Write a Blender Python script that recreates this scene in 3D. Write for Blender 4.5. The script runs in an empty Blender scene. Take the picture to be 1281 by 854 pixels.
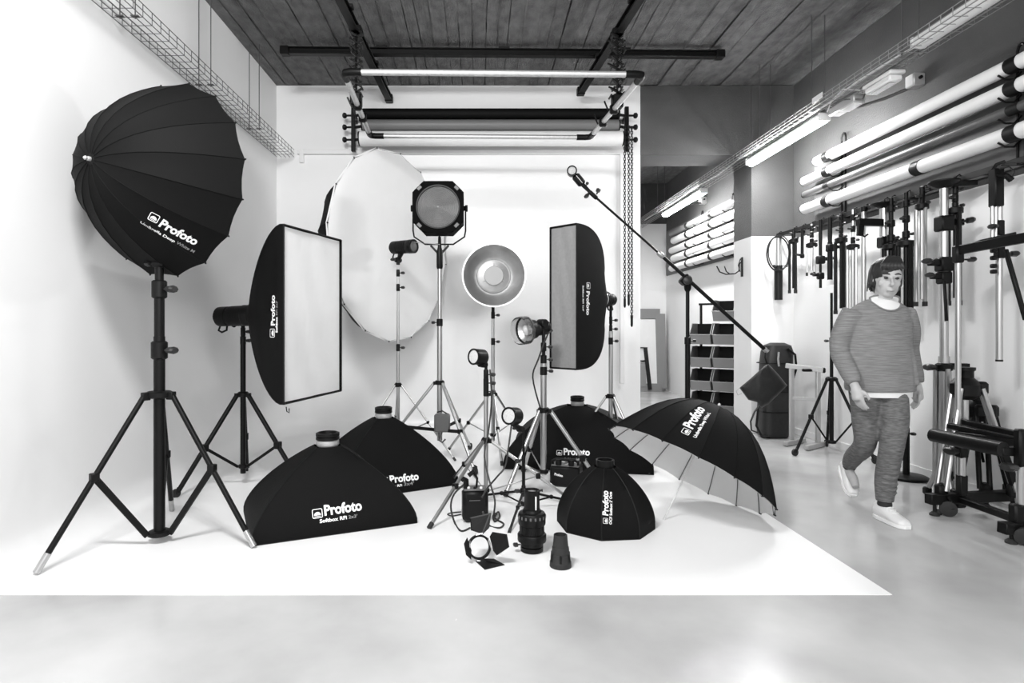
import bpy, bmesh, math, random
from mathutils import Vector, Matrix
from mathutils.bvhtree import BVHTree
C = bpy.context.scene
col = C.collection
PI = math.pi
random.seed(4)
V = Vector

# ---------------------------------------------------------------- camera, world, lights
F = 750.0                       # focal length in pixels of a 1281 x 854 frame
EYE = V((0, 0, 1.25))
cd = bpy.data.cameras.new('camera'); cam = bpy.data.objects.new('camera', cd); col.objects.link(cam)
cam.location = EYE; cam.rotation_euler = (PI/2, 0, 0)
cd.sensor_width = 36; cd.lens = F/1281*36
cd.shift_x = (640.5-599)/1281; cd.shift_y = -(427-410)/1281
cd.clip_end = 100
C.camera = cam
w = bpy.data.worlds.new('world'); C.world = w; w.use_nodes = True
w.node_tree.nodes['Background'].inputs[0].default_value = (1, 1, 1, 1)
w.node_tree.nodes['Background'].inputs[1].default_value = 0.66

def area(name, loc, target, sx, sy, power):
    l = bpy.data.lights.new(name, 'AREA'); l.shape = 'RECTANGLE'; l.size = sx; l.size_y = sy; l.energy = power
    o = bpy.data.objects.new(name, l); col.objects.link(o); o.location = loc
    o.rotation_euler = (V(target)-V(loc)).to_track_quat('-Z', 'Y').to_euler()
    return o
area('window_light', (0.6, -2.2, 3.0), (-0.4, 6, 1.2), 3.2, 1.6, 112)
area('ceiling_light', (-1.0, 1.2, 3.9), (-0.4, 4.6, 0.6), 0.9, 0.4, 120)

C.view_settings.view_transform = 'Standard'; C.view_settings.look = 'None'
C.view_settings.gamma = 1; C.view_settings.use_curve_mapping = False
C.view_settings.exposure = 0.58

# ---------------------------------------------------------------- materials
def mat(name, v, rough=0.6, metal=0.0, noise=0.0, nscale=8, bump=0.0, bscale=60, spec=0.5, emit=0, trans=0, stretch=None, coat=0, detail=4):
    m = bpy.data.materials.new(name); m.use_nodes = True
    nt = m.node_tree; b = nt.nodes['Principled BSDF']
    b.inputs['Base Color'].default_value = (v, v, v, 1)
    b.inputs['Roughness'].default_value = rough; b.inputs['Metallic'].default_value = metal
    b.inputs['Specular IOR Level'].default_value = spec
    b.inputs['Coat Weight'].default_value = coat
    if trans: b.inputs['Transmission Weight'].default_value = trans
    if emit:
        b.inputs['Emission Color'].default_value = (1, 1, 1, 1); b.inputs['Emission Strength'].default_value = emit
    tc = nt.nodes.new('ShaderNodeTexCoord'); mp = nt.nodes.new('ShaderNodeMapping')
    nt.links.new(tc.outputs['Object'], mp.inputs[0])
    if stretch: mp.inputs['Scale'].default_value = stretch
    if noise or True:
        n = nt.nodes.new('ShaderNodeTexNoise'); n.inputs['Scale'].default_value = nscale; n.inputs['Detail'].default_value = detail
        r = nt.nodes.new('ShaderNodeMapRange'); r.inputs[1].default_value = .3; r.inputs[2].default_value = .7
        r.inputs[3].default_value = v*(1-max(noise, .02)); r.inputs[4].default_value = v*(1+max(noise, .02))
        nt.links.new(mp.outputs[0], n.inputs[0]); nt.links.new(n.outputs[0], r.inputs[0]); nt.links.new(r.outputs[0], b.inputs['Base Color'])
    if bump:
        n2 = nt.nodes.new('ShaderNodeTexNoise'); n2.inputs['Scale'].default_value = bscale; n2.inputs['Detail'].default_value = 3
        bp = nt.nodes.new('ShaderNodeBump'); bp.inputs['Strength'].default_value = bump; bp.inputs['Distance'].default_value = 0.01
        nt.links.new(mp.outputs[0], n2.inputs[0]); nt.links.new(n2.outputs[0], bp.inputs['Height']); nt.links.new(bp.outputs[0], b.inputs['Normal'])
    return m

M = dict(
    wall=mat('white_wall_paint', .83, .6, noise=.02, nscale=.8, bump=.06, bscale=90),
    cyc=mat('white_cyclorama_paint', .86, .35, noise=.015, nscale=1.2),
    paper=mat('white_backdrop', .84, .5),
    grey=mat('grey_wall_paint', .07, .7, noise=.12, nscale=2.5, bump=.5, bscale=70),
    concrete=mat('board_marked_concrete', .135, .85, noise=.30, nscale=11, bump=1.0, bscale=75, stretch=(1.2, .65, 1), detail=10),
    fabric=mat('black_nylon', .0035, .7, noise=.3, nscale=240, bump=.15, bscale=400, spec=.12),
    fabric2=mat('black_satin', .006, .6, noise=.2, nscale=200, spec=.2),
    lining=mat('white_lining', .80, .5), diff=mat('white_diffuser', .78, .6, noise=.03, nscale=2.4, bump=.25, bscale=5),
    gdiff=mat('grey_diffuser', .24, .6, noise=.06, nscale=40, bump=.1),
    black=mat('black_plastic', .004, .45, spec=.2), blackm=mat('black_paint', .0035, .42, noise=.2, nscale=30, spec=.2),
    rubber=mat('rubber', .012, .7), knob=mat('knob_plastic', .016, .45),
    chrome=mat('chrome_tube', .50, .32, metal=1), alu=mat('brushed_aluminium', .66, .5, metal=.8, noise=.08, nscale=40),
    matalu=mat('matt_aluminium', .52, .45, metal=.6), silver=mat('silver_dish', .50, .42, metal=1, noise=.06, nscale=14),
    zinc=mat('galvanised_wire', .12, .4, metal=.7), whitep=mat('white_plastic', .74, .4), white=mat('white_print', .85, .6),
    greyp=mat('grey_print', .22, .6), dull=mat('grey_plastic', .10, .45), glass=mat('frosted_glass', .55, .25, noise=.12, nscale=90, bump=.5, bscale=160),
    lens=mat('fresnel_glass', .13, .28, noise=.06, nscale=30, bump=.12, bscale=90, coat=1),
    tube=mat('lamp_tube', .8, .4, emit=100), tray=mat('tray_wire', .30, .45, metal=.5),
    board=mat('grey_backing_board', .12, .6, noise=.1, nscale=6), rollw=mat('white_paper_roll', .78, .55),
    rollg=mat('grey_paper_roll', .16, .5), rollb=mat('black_paper_roll', .004, .6, spec=.1), rolld=mat('dark_paper_roll', .07, .4),
    bin=mat('bin_plastic', .11, .4), binrim=mat('bin_rim', .33, .4), frameg=mat('grey_frame', .22, .5), steel=mat('dark_steel', .008, .45, metal=.1, spec=.25),
    skin=mat('skin', .42, .5, noise=.05, nscale=30), hair=mat('hair', .018, .5, noise=.3, nscale=60, stretch=(8, 8, 1)),
    knit=mat('grey_knit', .21, .85, noise=.28, nscale=30, bump=.5, bscale=60, stretch=(.4, .4, 8)),
    denim=mat('grey_denim', .12, .8, noise=.4, nscale=40, bump=.5, bscale=60, stretch=(.6, .6, 3)), tee=mat('white_tee', .75, .8), sock=mat('dark_sock', .02, .8),
    lip=mat('lip', .2, .5), eye=mat('eye', .02, .2), cord=mat('black_cord', .012, .5), bag=mat('bag_nylon', .008, .5, noise=.3, nscale=30, bump=.4, bscale=14),
    chain=mat('chain_plastic', .01, .4), chainw=mat('chain_white', .6, .4),
)
# polished concrete floor: clouded grey, mottled gloss
def floor_mat():
    m = mat('polished_concrete', .46, .16, noise=.22, nscale=1.1, detail=9)
    nt = m.node_tree; b = nt.nodes['Principled BSDF']
    n = nt.nodes.new('ShaderNodeTexNoise'); n.inputs['Scale'].default_value = 3.0; n.inputs['Detail'].default_value = 8
    r = nt.nodes.new('ShaderNodeMapRange'); r.inputs[3].default_value = .08; r.inputs[4].default_value = .34
    tc = [x for x in nt.nodes if x.type == 'TEX_COORD'][0]
    nt.links.new(tc.outputs['Object'], n.inputs[0]); nt.links.new(n.outputs[0], r.inputs[0]); nt.links.new(r.outputs[0], b.inputs['Roughness'])
    return m
M['floor'] = floor_mat()
M['matte'] = mat('matte_black', .004, .85, spec=.06)
M['capm'] = mat('pale_cap', .42, .6)

# ---------------------------------------------------------------- mesh builder
def P(px, py, Y):               # the point at depth Y seen at a pixel of the 1281 x 854 frame
    return V(((px-599)*Y/F, Y, 1.25+(410-py)*Y/F))
def G(px, py, z=0):             # the floor point seen there
    Y = (1.25-z)*F/(py-410); return V(((px-599)*Y/F, Y, z))

def basis(d):
    d = V(d).normalized(); a = V((0, 0, 1)) if abs(d.z) < .9 else V((0, 1, 0))
    u = a.cross(d).normalized(); return u, d.cross(u), d

class MB:
    def __init__(s): s.v = []; s.f = []
    def add(s, vs, fs):
        n = len(s.v); s.v += [V(p) for p in vs]; s.f += [tuple(i+n for i in f) for f in fs]; return s
    def box(s, c, sz, R=None, bev=0.0):
        hx, hy, hz = [k/2 for k in sz]; c = V(c); b = min(bev, hx*.9, hy*.9, hz*.9)
        if b <= 0:
            vs = [V((x, y, z)) for x in (-hx, hx) for y in (-hy, hy) for z in (-hz, hz)]
            fs = [(0, 1, 3, 2), (4, 6, 7, 5), (0, 4, 5, 1), (2, 3, 7, 6), (0, 2, 6, 4), (1, 5, 7, 3)]
        else:
            vs = []; idx = {}
            for sx in (-1, 1):
                for sy in (-1, 1):
                    for sz_ in (-1, 1):
                        for ax in range(3):
                            p = [sx*(hx-b), sy*(hy-b), sz_*(hz-b)]
                            p[ax] = (sx*hx, sy*hy, sz_*hz)[ax]
                            idx[(sx, sy, sz_, ax)] = len(vs); vs.append(V(p))
            fs = []
            for ax in range(3):
                o = [k for k in range(3) if k != ax]
                for sg in (-1, 1):
                    q = []
                    for (a, b2) in ((-1, -1), (1, -1), (1, 1), (-1, 1)):
                        k = [0, 0, 0]; k[ax] = sg; k[o[0]] = a; k[o[1]] = b2; q.append(idx[(*k, ax)])
                    fs.append(tuple(q))
            for ax in range(3):
                o = [k for k in range(3) if k != ax]
                for a in (-1, 1):
                    for b2 in (-1, 1):
                        q = []
                        for (sg, f_) in ((-1, 0), (1, 0), (1, 1), (-1, 1)):
                            k = [0, 0, 0]; k[ax] = sg; k[o[0]] = a; k[o[1]] = b2; q.append(idx[(*k, o[f_])])
                        fs.append(tuple(q))
            for sx in (-1, 1):
                for sy in (-1, 1):
                    for sz_ in (-1, 1): fs.append(tuple(idx[(sx, sy, sz_, ax)] for ax in range(3)))
        if R is not None: vs = [R @ p for p in vs]
        return s.add([p+c for p in vs], fs)
    def bar(s, p0, p1, wd, ht, up=(0, 0, 1), bev=.003):       # rectangular bar between two points
        p0 = V(p0); p1 = V(p1); d = (p1-p0); L = d.length; d.normalize()
        u = V(up).cross(d)
        if u.length < 1e-4: u = V((1, 0, 0))
        u.normalize(); n = d.cross(u)
        R = Matrix((u, d, n)).transposed()
        return s.box((p0+p1)/2, (wd, L, ht), R, bev)
    def tube(s, pts, r, seg=10, caps=True, closed=False):
        pts = [V(p) for p in pts]; n = len(pts)
        rs = [r]*n if not isinstance(r, (list, tuple)) else list(r)
        if closed: caps = False
        t0 = (pts[1]-pts[0]).normalized(); u, v2, _ = basis(t0)
        rings = []; prev = t0
        for i in range(n):
            if closed: t = (pts[(i+1) % n]-pts[i-1]).normalized()
            elif i == 0: t = t0
            elif i == n-1: t = (pts[-1]-pts[-2]).normalized()
            else:
                t = ((pts[i+1]-pts[i]).normalized()+(pts[i]-pts[i-1]).normalized())
                t = t.normalized() if t.length > 1e-6 else prev
            q = prev.rotation_difference(t); u = q @ u; v2 = q @ v2; prev = t
            rings.append([pts[i]+(u*math.cos(2*PI*k/seg)+v2*math.sin(2*PI*k/seg))*rs[i] for k in range(seg)])
        vs = [p for rg in rings for p in rg]; fs = []
        m = n if closed else n-1
        for i in range(m):
            j = (i+1) % n
            for k in range(seg):
                k2 = (k+1) % seg; fs.append((i*seg+k, i*seg+k2, j*seg+k2, j*seg+k))
        if caps: fs += [tuple(range(seg-1, -1, -1)), tuple(range((n-1)*seg, n*seg))]
        return s.add(vs, fs)
    def lathe(s, prof, o, axis, seg=24, sc=(1, 1), caps=True):           # prof = [(radius, height along axis)]
        o = V(o); u, v2, d = basis(axis); vs = []; fs = []
        for (r, h) in prof:
            for k in range(seg):
                a = 2*PI*k/seg; vs.append(o+d*h+u*(math.cos(a)*r*sc[0])+v2*(math.sin(a)*r*sc[1]))
        for i in range(len(prof)-1):
            for k in range(seg):
                k2 = (k+1) % seg; fs.append((i*seg+k, i*seg+k2, (i+1)*seg+k2, (i+1)*seg+k))
        if caps and prof[0][0] > 1e-5: fs.append(tuple(range(seg-1, -1, -1)))
        if caps and prof[-1][0] > 1e-5: fs.append(tuple(range((len(prof)-1)*seg, len(prof)*seg)))
        return s.add(vs, fs)
    def ring(s, o, axis, r0, r1, h, seg=24):                  # flat collar: inner r0, outer r1, height h
        o = V(o); u, v2, d = basis(axis); vs = []; fs = []
        for (r, z) in ((r0, 0), (r1, 0), (r1, h), (r0, h)):
            for k in range(seg):
                a = 2*PI*k/seg; vs.append(o+d*z+(u*math.cos(a)+v2*math.sin(a))*r)
        for i in range(4):
            j = (i+1) % 4
            for k in range(seg):
                k2 = (k+1) % seg; fs.append((i*seg+k, i*seg+k2, j*seg+k2, j*seg+k))
        return s.add(vs, fs)
    def plate(s, poly, n, th):                                # thick polygon
        n = V(n).normalized()*th; poly = [V(p) for p in poly]; k = len(poly)
        vs = poly+[p+n for p in poly]
        fs = [tuple(range(k-1, -1, -1)), tuple(range(k, 2*k))]+[(i, (i+1) % k, k+(i+1) % k, k+i) for i in range(k)]
        return s.add(vs, fs)
    def build(s, name, m, parent=None, kind=None, label=None):
        me = bpy.data.meshes.new(name)
        if parent is not None: o0 = ROOT[parent.name]
        else:
            xs = [p.x for p in s.v]; ys = [p.y for p in s.v]; zs = [p.z for p in s.v]
            o0 = V(((min(xs)+max(xs))/2, (min(ys)+max(ys))/2, min(zs)))
        me.from_pydata([p-o0 for p in s.v], [], s.f)
        bm = bmesh.new(); bm.from_mesh(me); bmesh.ops.remove_doubles(bm, verts=bm.verts, dist=1e-6); bmesh.ops.recalc_face_normals(bm, faces=bm.faces); bm.to_mesh(me); bm.free()
        me.shade_smooth(); me.set_sharp_from_angle(angle=0.62)
        me.materials.append(M[m] if isinstance(m, str) else m)
        o = bpy.data.objects.new(name, me); col.objects.link(o)
        if parent is not None: o.parent = parent
        else: o.location = o0
        ROOT[o.name] = o0
        if kind: o['kind'] = kind
        if label: o['label'] = label
        return o
ROOT = {}
def thing(name, label, cat, loc, group=None):
    o = bpy.data.objects.new(name, None); col.objects.link(o); o.location = loc; o.empty_display_size = .1
    ROOT[o.name] = V(loc); o['label'] = label; o['category'] = cat
    if group: o['group'] = group
    return o
def tag(o, label, cat, group=None):
    o['label'] = label; o['category'] = cat
    if group: o['group'] = group
    return o
def struct(name, mb, m, parent=None):
    return mb.build(name, m, parent, kind='structure')
def sroot(name, loc):
    o = bpy.data.objects.new(name, None); col.objects.link(o); o.location = loc; ROOT[o.name] = V(loc); o['kind'] = 'structure'; return o
def smooth(pts, n=5):
    p = [V(q) for q in pts]; o = []; m = len(p)
    for i in range(m-1):
        p0 = p[max(i-1, 0)]; p1 = p[i]; p2 = p[i+1]; p3 = p[min(i+2, m-1)]
        for k in range(n):
            t = k/n; o.append(.5*((2*p1)+(p2-p0)*t+(2*p0-5*p1+4*p2-p3)*t*t+(3*p1-p0-3*p2+p3)*t**3))
    return o+[p[-1]]
def lerp(a, b, t): return V(a)+(V(b)-V(a))*t

# ---------------------------------------------------------------- lettering laid on real surfaces
def glyphs(text, bold=0.0):
    cu = bpy.data.curves.new('t', 'FONT'); cu.body = text; cu.size = 1; cu.offset = bold; cu.resolution_u = 3
    ob = bpy.data.objects.new('t', cu); col.objects.link(ob)
    dg = bpy.context.evaluated_depsgraph_get(); me = bpy.data.meshes.new_from_object(ob.evaluated_get(dg))
    vs = [v.co.copy() for v in me.vertices]; fs = [tuple(p.vertices) for p in me.polygons]
    bpy.data.objects.remove(ob); bpy.data.curves.remove(cu); bpy.data.meshes.remove(me)
    x0 = min(v.x for v in vs); x1 = max(v.x for v in vs)
    return [V(((v.x-x0)/(x1-x0), v.y/(x1-x0), 0)) for v in vs], fs, .73/(x1-x0)
def emblem():                    # rounded frame with a half-round dome inside, unit square
    vs = []; fs = []
    def rr(h, r):
        out = []
        for (cx, cy, a0) in ((h-r, h-r, 0), (-h+r, h-r, 90), (-h+r, -h+r, 180), (h-r, -h+r, 270)):
            for k in range(4):
                a = math.radians(a0+30*k); out.append(V((.5+cx+r*math.cos(a), .5+cy+r*math.sin(a), 0)))
        return out
    a = rr(.5, .15); b = rr(.425, .09); vs = a+b
    fs = [(i, (i+1) % 16, 16+(i+1) % 16, 16+i) for i in range(16)]
    n = len(vs); vs += [V((.5+.33*math.cos(PI*k/10), .30+.36*math.sin(PI*k/10), 0)) for k in range(11)]; fs.append(tuple(range(n, n+11)))
    n = len(vs); vs += [V((.2, .16, 0)), V((.8, .16, 0)), V((.8, .22, 0)), V((.2, .22, 0))]; fs.append((n, n+1, n+2, n+3))
    return vs, fs
def decal(surf, parent, items, mode='ray'):
    """items: (text or None for emblem, pixel of baseline start, pixel of baseline end, height/width ratio or None, bold, material)"""
    tree = BVHTree.FromPolygons(surf.v, surf.f)
    def hit(px, py):
        d = V(((px-599)/F, 1, (410-py)/F)).normalized(); h = tree.ray_cast(EYE, d); return h
    groups = {}
    for (txt, a, b, ratio, bold, m) in items:
        ha = hit(*a); hb = hit(*b)
        if ha[0] is None or hb[0] is None: print('decal miss', txt, a, b); continue
        pa, pb = ha[0], hb[0]; hm = hit((a[0]+b[0])/2, (a[1]+b[1])/2); n = hm[1]
        if n.dot(EYE-pa) < 0: n = -n
        ux = (pb-pa); W = ux.length; ux.normalize(); uy = n.cross(ux).normalized()
        if txt is None: vs, fs = emblem(); ky = 1 if ratio is None else ratio
        else:
            vs, fs, h0 = glyphs(txt, bold); ky = 1 if ratio is None else ratio/h0
        out = []
        for v in vs:
            p = pa+ux*(v.x*W)+uy*(v.y*W*ky)
            h = tree.ray_cast(p+n*.08, -n)
            out.append((h[0] if h[0] is not None else p)+n*.0022)
        groups.setdefault((m, 'emblem' if txt is None else 'lettering'), MB()).add(out, fs)
    for (m, nm), g in groups.items(): g.build(nm, m, parent)
M['glass2'] = mat('clear_acrylic', .9, .03, trans=.95)
M['binlit'] = mat('bin_front_lit', .22, .4)  # bin plastic again, lighter: light on the bin fronts put into the colour
# ================================================================ THE SETTING
XL, XR, XW, YB, YF, ZC = -2.41, 3.75, 1.923, 7.14, 12.0, 4.135
b = MB().add([(-3.2, -3.5, 0), (5.2, -3.5, 0), (5.2, 12.4, 0), (-3.2, 12.4, 0)], [(0, 1, 2, 3)]); struct('floor', b, 'floor')
struct('wall_left', MB().box((XL-.1, 2.2, ZC/2), (.2, 10.0, ZC)), 'wall')
struct('wall_back', MB().box(((XL+XW)/2-.1, YB+.09, ZC/2), (XW-XL+.2, .18, ZC)), 'wall')
struct('wall_far', MB().box((2.6, YF+.1, 3.33/2), (3.4, .2, 3.33)), 'wall')
struct('wall_far', MB().box((2.6, YF+.1, 3.735), (3.4, .2, .81)), 'grey')
zw = 2.31
for (y0, y1) in ((-2.0, 7.14), (7.63, 12.0)):
    struct('wall_right', MB().box((XR+.1, (y0+y1)/2, zw/2), (.2, y1-y0, zw)), 'wall')
    struct('wall_right', MB().box((XR+.1, (y0+y1)/2, (zw+ZC)/2), (.2, y1-y0, ZC-zw)), 'grey')
# the pillar between the two bays, white below and grey above, and the beam it carries
pil = sroot('pillar', (3.6, 7.385, 0))
struct('lower_face', MB().box((3.598, 7.385, 1.17), (.704, .49, 2.34)), 'wall', pil)
struct('upper_face', MB().box((3.598, 7.385, (2.34+ZC)/2), (.704, .49, ZC-2.34)), 'grey', pil)
struct('ceiling_beam', MB().box((2.585, 7.385, 3.72), (1.323, .49, .83), bev=.006), 'grey')
# cast ceiling: board marks running away from the camera as raised and sunk strips
rc = random.Random(7); mb = MB(); x = -2.7; prev = ZC
while x < 4.2:
    wd = rc.uniform(.10, .155); z = ZC+rc.choice((0, .003, .007, .011, .015)); segs = [-2.6, 0, 2]+[2.6+.21*q for q in range(45)]+[12.1]
    jb = rc.choice((-.001, .001, .003)); j = [jb+rc.uniform(-.003, .005) for _ in segs]; j2 = [jb+rc.uniform(-.003, .005) for _ in segs]; x2 = x+wd
    vs = []
    for k, y in enumerate(segs): vs += [(x+.001+max(j[k], -.001), y, z), (x2-.001-max(j2[k], -.001), y, z)]
    mb.add(vs, [(2*k, 2*k+1, 2*k+3, 2*k+2) for k in range(len(segs)-1)])
    # the fin of concrete squeezed between two boards
    if rc.random() < .45:
        fw = rc.uniform(.004, .011); fd = rc.uniform(.006, .016); vs = []; y = -2.6; ys = []
        while y < 12.1: ys.append(y); y += rc.uniform(.12, .4)
        for y in ys:
            d = fd*rc.uniform(-.3, 1.2); ww = fw*rc.uniform(.5, 1.3)
            vs += [(x2-ww, y, z), (x2, y, z-max(d, -.003)), (x2+ww, y, z)]
        mb.add(vs, [q for k in range(len(ys)-1) for q in ((3*k, 3*k+1, 3*k+4, 3*k+3), (3*k+1, 3*k+2, 3*k+5, 3*k+4))])
    x = x2
mb.add([(-2.8, -2.6, ZC+.05), (4.3, -2.6, ZC+.05), (4.3, 12.2, ZC+.05), (-2.8, 12.2, ZC+.05)], [(0, 1, 2, 3)])
struct('ceiling', mb, 'concrete')
# painted infinity cove
mb = MB(); yf = 2.807
rows = [(max(.2*(1-math.sin(a)), .0025), .2*(1-math.cos(a))+.003, .5) for a in [i*PI/16 for i in range(9)]]
rows = [(d, z, .5-d) for (d, z, _) in rows]+[(.0025, .25+k*.278, max(.5*(1-k/8), .004)) for k in range(12)]
ring = []
for (d, z, r) in rows:
    cx, cy = XL+d+r, YB-d-r
    pts = [V((XL+d, yf+(cy-yf)*k/6, z)) for k in range(6)]
    pts += [V((cx-r*math.cos(a), cy+r*math.sin(a), z)) for a in [i*PI/24 for i in range(13)]]
    pts += [V((cx+(XW-cx)*k/6, YB-d, z)) for k in range(1, 7)]
    ring.append(pts)
n = len(ring[0]); vs = [p for r in ring for p in r]
fs = [(i*n+k, i*n+k+1, (i+1)*n+k+1, (i+1)*n+k) for i in range(len(ring)-1) for k in range(n-1)]
mb.add(vs, fs)
xr = 1.935
fl = list(ring[0])+[V((xr, YB-.2, .003)), V((xr, yf, .003))]
mb.add(fl, [tuple(range(len(fl)))])
mb.add([(XL+.2, yf, .003), (xr, yf, .003), (xr, yf, 0), (XL+.2, yf, 0)], [(0, 1, 2, 3)])
fc0 = [r[0] for r in ring]+[V((XL, yf, ring[-1][0].z)), V((XL, yf, 0)), V((XL+.2, yf, 0))]
mb.add(fc0, [tuple(range(len(fc0)))])
struct('cyclorama', mb, 'cyc')
# raised panel outline on the back wall
struct('trim_2', MB().box((-.22, YB-.02, 3.335), (3.86, .04, .05), bev=.004), 'wall')
struct('trim_3', MB().box((1.70, YB-.02, 1.95), (.05, .04, 2.72), bev=.004), 'wall')
struct('trim_4', MB().box((-2.10, YB-.02, 3.29), (.05, .05, .16), bev=.004), 'wall')
struct('baseboard_right', MB().box((XR-.006, 5.4, .035), (.012, 3.4, .07), bev=.002), 'wall')

# ================================================================ CABLE TRAYS, CEILING RODS, LAMPS
def wire_tray(name, label, xa, xb, z, y0, y1, hgt, m, step=.10, rods=()):
    T = thing(name, label, 'cable tray', ((xa+xb)/2, (y0+y1)/2, z))
    mb = MB(); r = .0028
    for (x, zz) in [(xa, z+hgt), (xa, z+hgt*.5), (xa, z), (xb, z), (xb, z+hgt*.5), (xb, z+hgt)]+[(xa+(xb-xa)*k/4, z) for k in (1, 2, 3)]:
        mb.tube([(x, y0, zz), (x, y1, zz)], r*1.15, 6)
    mb.build('long_wires', m, T, kind='stuff')
    y = y0+.02; mb = MB()
    while y < y1:
        mb.tube([(xa, y, z+hgt), (xa, y, z), (xb, y, z), (xb, y, z+hgt)], r, 5); y += step
    mb.build('cross_wires', m, T, kind='stuff')
    for (yy) in rods:
        for x in (xa+.05, xb-.05):
            MB().tube([(x, yy, z-.01), (x, yy, ZC-.002)], .0045, 6).build('hanger_rod', 'zinc', T)
            MB().box((x, yy, z+.006), (.05, .03, .006)).build('rod_plate', m, T)
    return T
wire_tray('cable_tray', 'empty wire cable tray high along the white left wall', -2.385, -2.185, 3.27, 3.0, 7.09, .085, 'zinc', .11, (3.9, 5.0, 6.1))
T = wire_tray('cable_tray', 'wire cable tray with lamps under it, hung near the right wall', 3.02, 3.24, 3.235, 3.2, 11.9, .06, 'tray', .10, (4.35, 5.53, 6.56, 10.3))
# white cable and plate that lie in the right tray
MB().tube([(3.10+.02*math.sin(k*1.3), 3.2+k*.42, 3.25+.008*math.sin(k*2.1)) for k in range(20)], .008, 6).build('white_cable', 'whitep', T)
MB().tube([(3.17+.015*math.sin(k*1.7+1), 3.2+k*.42, 3.25+.006*math.sin(k*1.1)) for k in range(20)], .006, 6).build('grey_cable', 'zinc', T)
MB().box((3.02, 5.35, 3.30), (.006, .16, .05), bev=.001).build('label_plate', 'whitep', T)
for (y0, y1, lab, lit) in ((5.50, 7.0, 'lit fluorescent batten under the tray before the pillar', True), (8.45, 10.2, 'lit fluorescent batten in the bay behind the pillar', True),
                           (3.1, 4.28, 'unlit white batten lamp lying above the wires at top right', False)):
    zc = 3.185 if lit else 3.285; xc = 3.17 if lit else 3.14
    T = thing('batten_lamp', lab, 'lamp', (xc, (y0+y1)/2, zc))
    MB().box((xc, (y0+y1)/2, zc+.012), (.10, y1-y0, .036), bev=.008).build('housing', 'whitep', T)
    prof = [V((xc+.052*math.cos(a), 0, zc-.006+.05*math.sin(a))) for a in [PI+i*PI/8 for i in range(9)]]
    vs = [p+V((0, y, 0)) for y in (y0+.02, y1-.02) for p in prof]
    MB().add(vs, [(k, k+1, 10+k, 9+k) for k in range(8)]+[tuple(range(9)), tuple(range(9, 18))]).build('diffuser_cover', 'tube' if lit else 'whitep', T)
    for y in (y0, y1): MB().box((xc, y, zc), (.11, .03, .075), bev=.006).build('end_cap', 'whitep', T)
T = thing('emergency_lamp', 'small white emergency lamp under the tray at upper right', 'lamp', (3.2, 4.75, 3.14))
MB().box((3.19, 4.73, 3.205), (.12, .34, .03), bev=.006).build('housing', 'whitep', T)
MB().box((3.19, 4.73, 3.165), (.105, .30, .05), bev=.012).build('cover', 'whitep', T)
MB().box((3.19, 4.73, 3.138), (.05, .22, .008), bev=.003).build('reflector_strip', 'alu', T)
T = thing('control_box', 'pale gear box strapped under the tray beside the lit batten', 'box', (3.22, 5.2, 3.16))
MB().box((3.2, 5.22, 3.185), (.10, .36, .07), bev=.008).build('box_body', 'matalu', T)
MB().box((3.2, 5.15, 3.145), (.09, .2, .012), bev=.004).build('lid', 'whitep', T)
MB().tube([(3.15, 5.42, 3.2), (3.12, 5.3, 3.26), (3.1, 5.1, 3.28), (3.16, 4.97, 3.22)], .006, 6).build('cable_loop', 'whitep', T)
MB().tube([(3.22, 5.0, 3.2), (3.19, 4.98, 3.15), (3.14, 5.12, 3.20), (3.12, 5.28, 3.25)], .005, 6).build('cable_loop', 'zinc', T)
def junction(label, bx, by, bz, pts):
    T = thing('junction_box', label, 'junction box', (XR, by, bz))
    MB().box((XR-.05, by, bz), (.10, .10, .11), bev=.008).build('box_body', 'matalu', T)
    MB().box((XR-.104, by, bz), (.010, .085, .095), bev=.004).build('cover', 'whitep', T)
    MB().lathe([(.014, 0), (.014, .02)], (XR-.05, by-.051, bz+.01), (0, -1, 0), 10).build('gland', 'black', T)
    MB().tube(pts, .014, 8).build('conduit', 'zinc', T)
junction('grey junction box with curved conduit on the near grey wall', 0, 5.08, 3.34,
         [(3.22, 5.5, 3.26), (3.3, 5.45, 3.235), (3.42, 5.38, 3.235), (3.56, 5.25, 3.26), (3.68, 5.14, 3.30)])
junction('white junction box with arched conduit in the bay behind the pillar', 0, 9.9, 3.35,
         [(3.22, 9.6, 3.2), (3.34, 9.7, 3.24), (3.5, 9.8, 3.28), (3.68, 9.88, 3.31)])
# ceiling rails (black studio rail system)
def rail(p0, p1, label):
    T = thing('ceiling_rail', label, 'rail', lerp(p0, p1, .5))
    p0 = V(p0); p1 = V(p1); d = (p1-p0).normalized(); s = d.cross(V((0, 0, 1)))
    for (off, wd, ht) in ((V((0, 0, .02)), .07, .008), (V((0, 0, 0)), .012, .045), (V((0, 0, -.024)), .07, .010)):
        pass
    mb = MB(); mb.bar(p0+V((0, 0, .03)), p1+V((0, 0, .03)), .075, .01); mb.bar(p0, p1, .02, .06); mb.bar(p0-V((0, 0, .03)), p1-V((0, 0, .03)), .075, .01)
    mb.build('track', 'blackm', T)
    for q, sg in ((p0, -1), (p1, 1)): MB().box(q+d*sg*.004, (.09, .09, .085), bev=.008).build('end_stop', 'blackm', T)
    for k in (.22, .5, .78):
        MB().box(lerp(p0, p1, k)+V((0, 0, .04)), (.11, .07, .03), bev=.004).build('ceiling_bracket', 'steel', T)
    return T
rail((-1.96, 6.08, 4.055), (2.47, 6.16, 4.055), 'long black ceiling rail running crosswise below the concrete')
rail((-1.20, 3.2, 3.96), (-1.062, 7.08, 3.96), 'black ceiling rail running lengthwise on the left')
rail((1.45, 3.2, 3.96), (1.17, 6.87, 3.96), 'black ceiling rail running lengthwise on the right')

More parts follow.
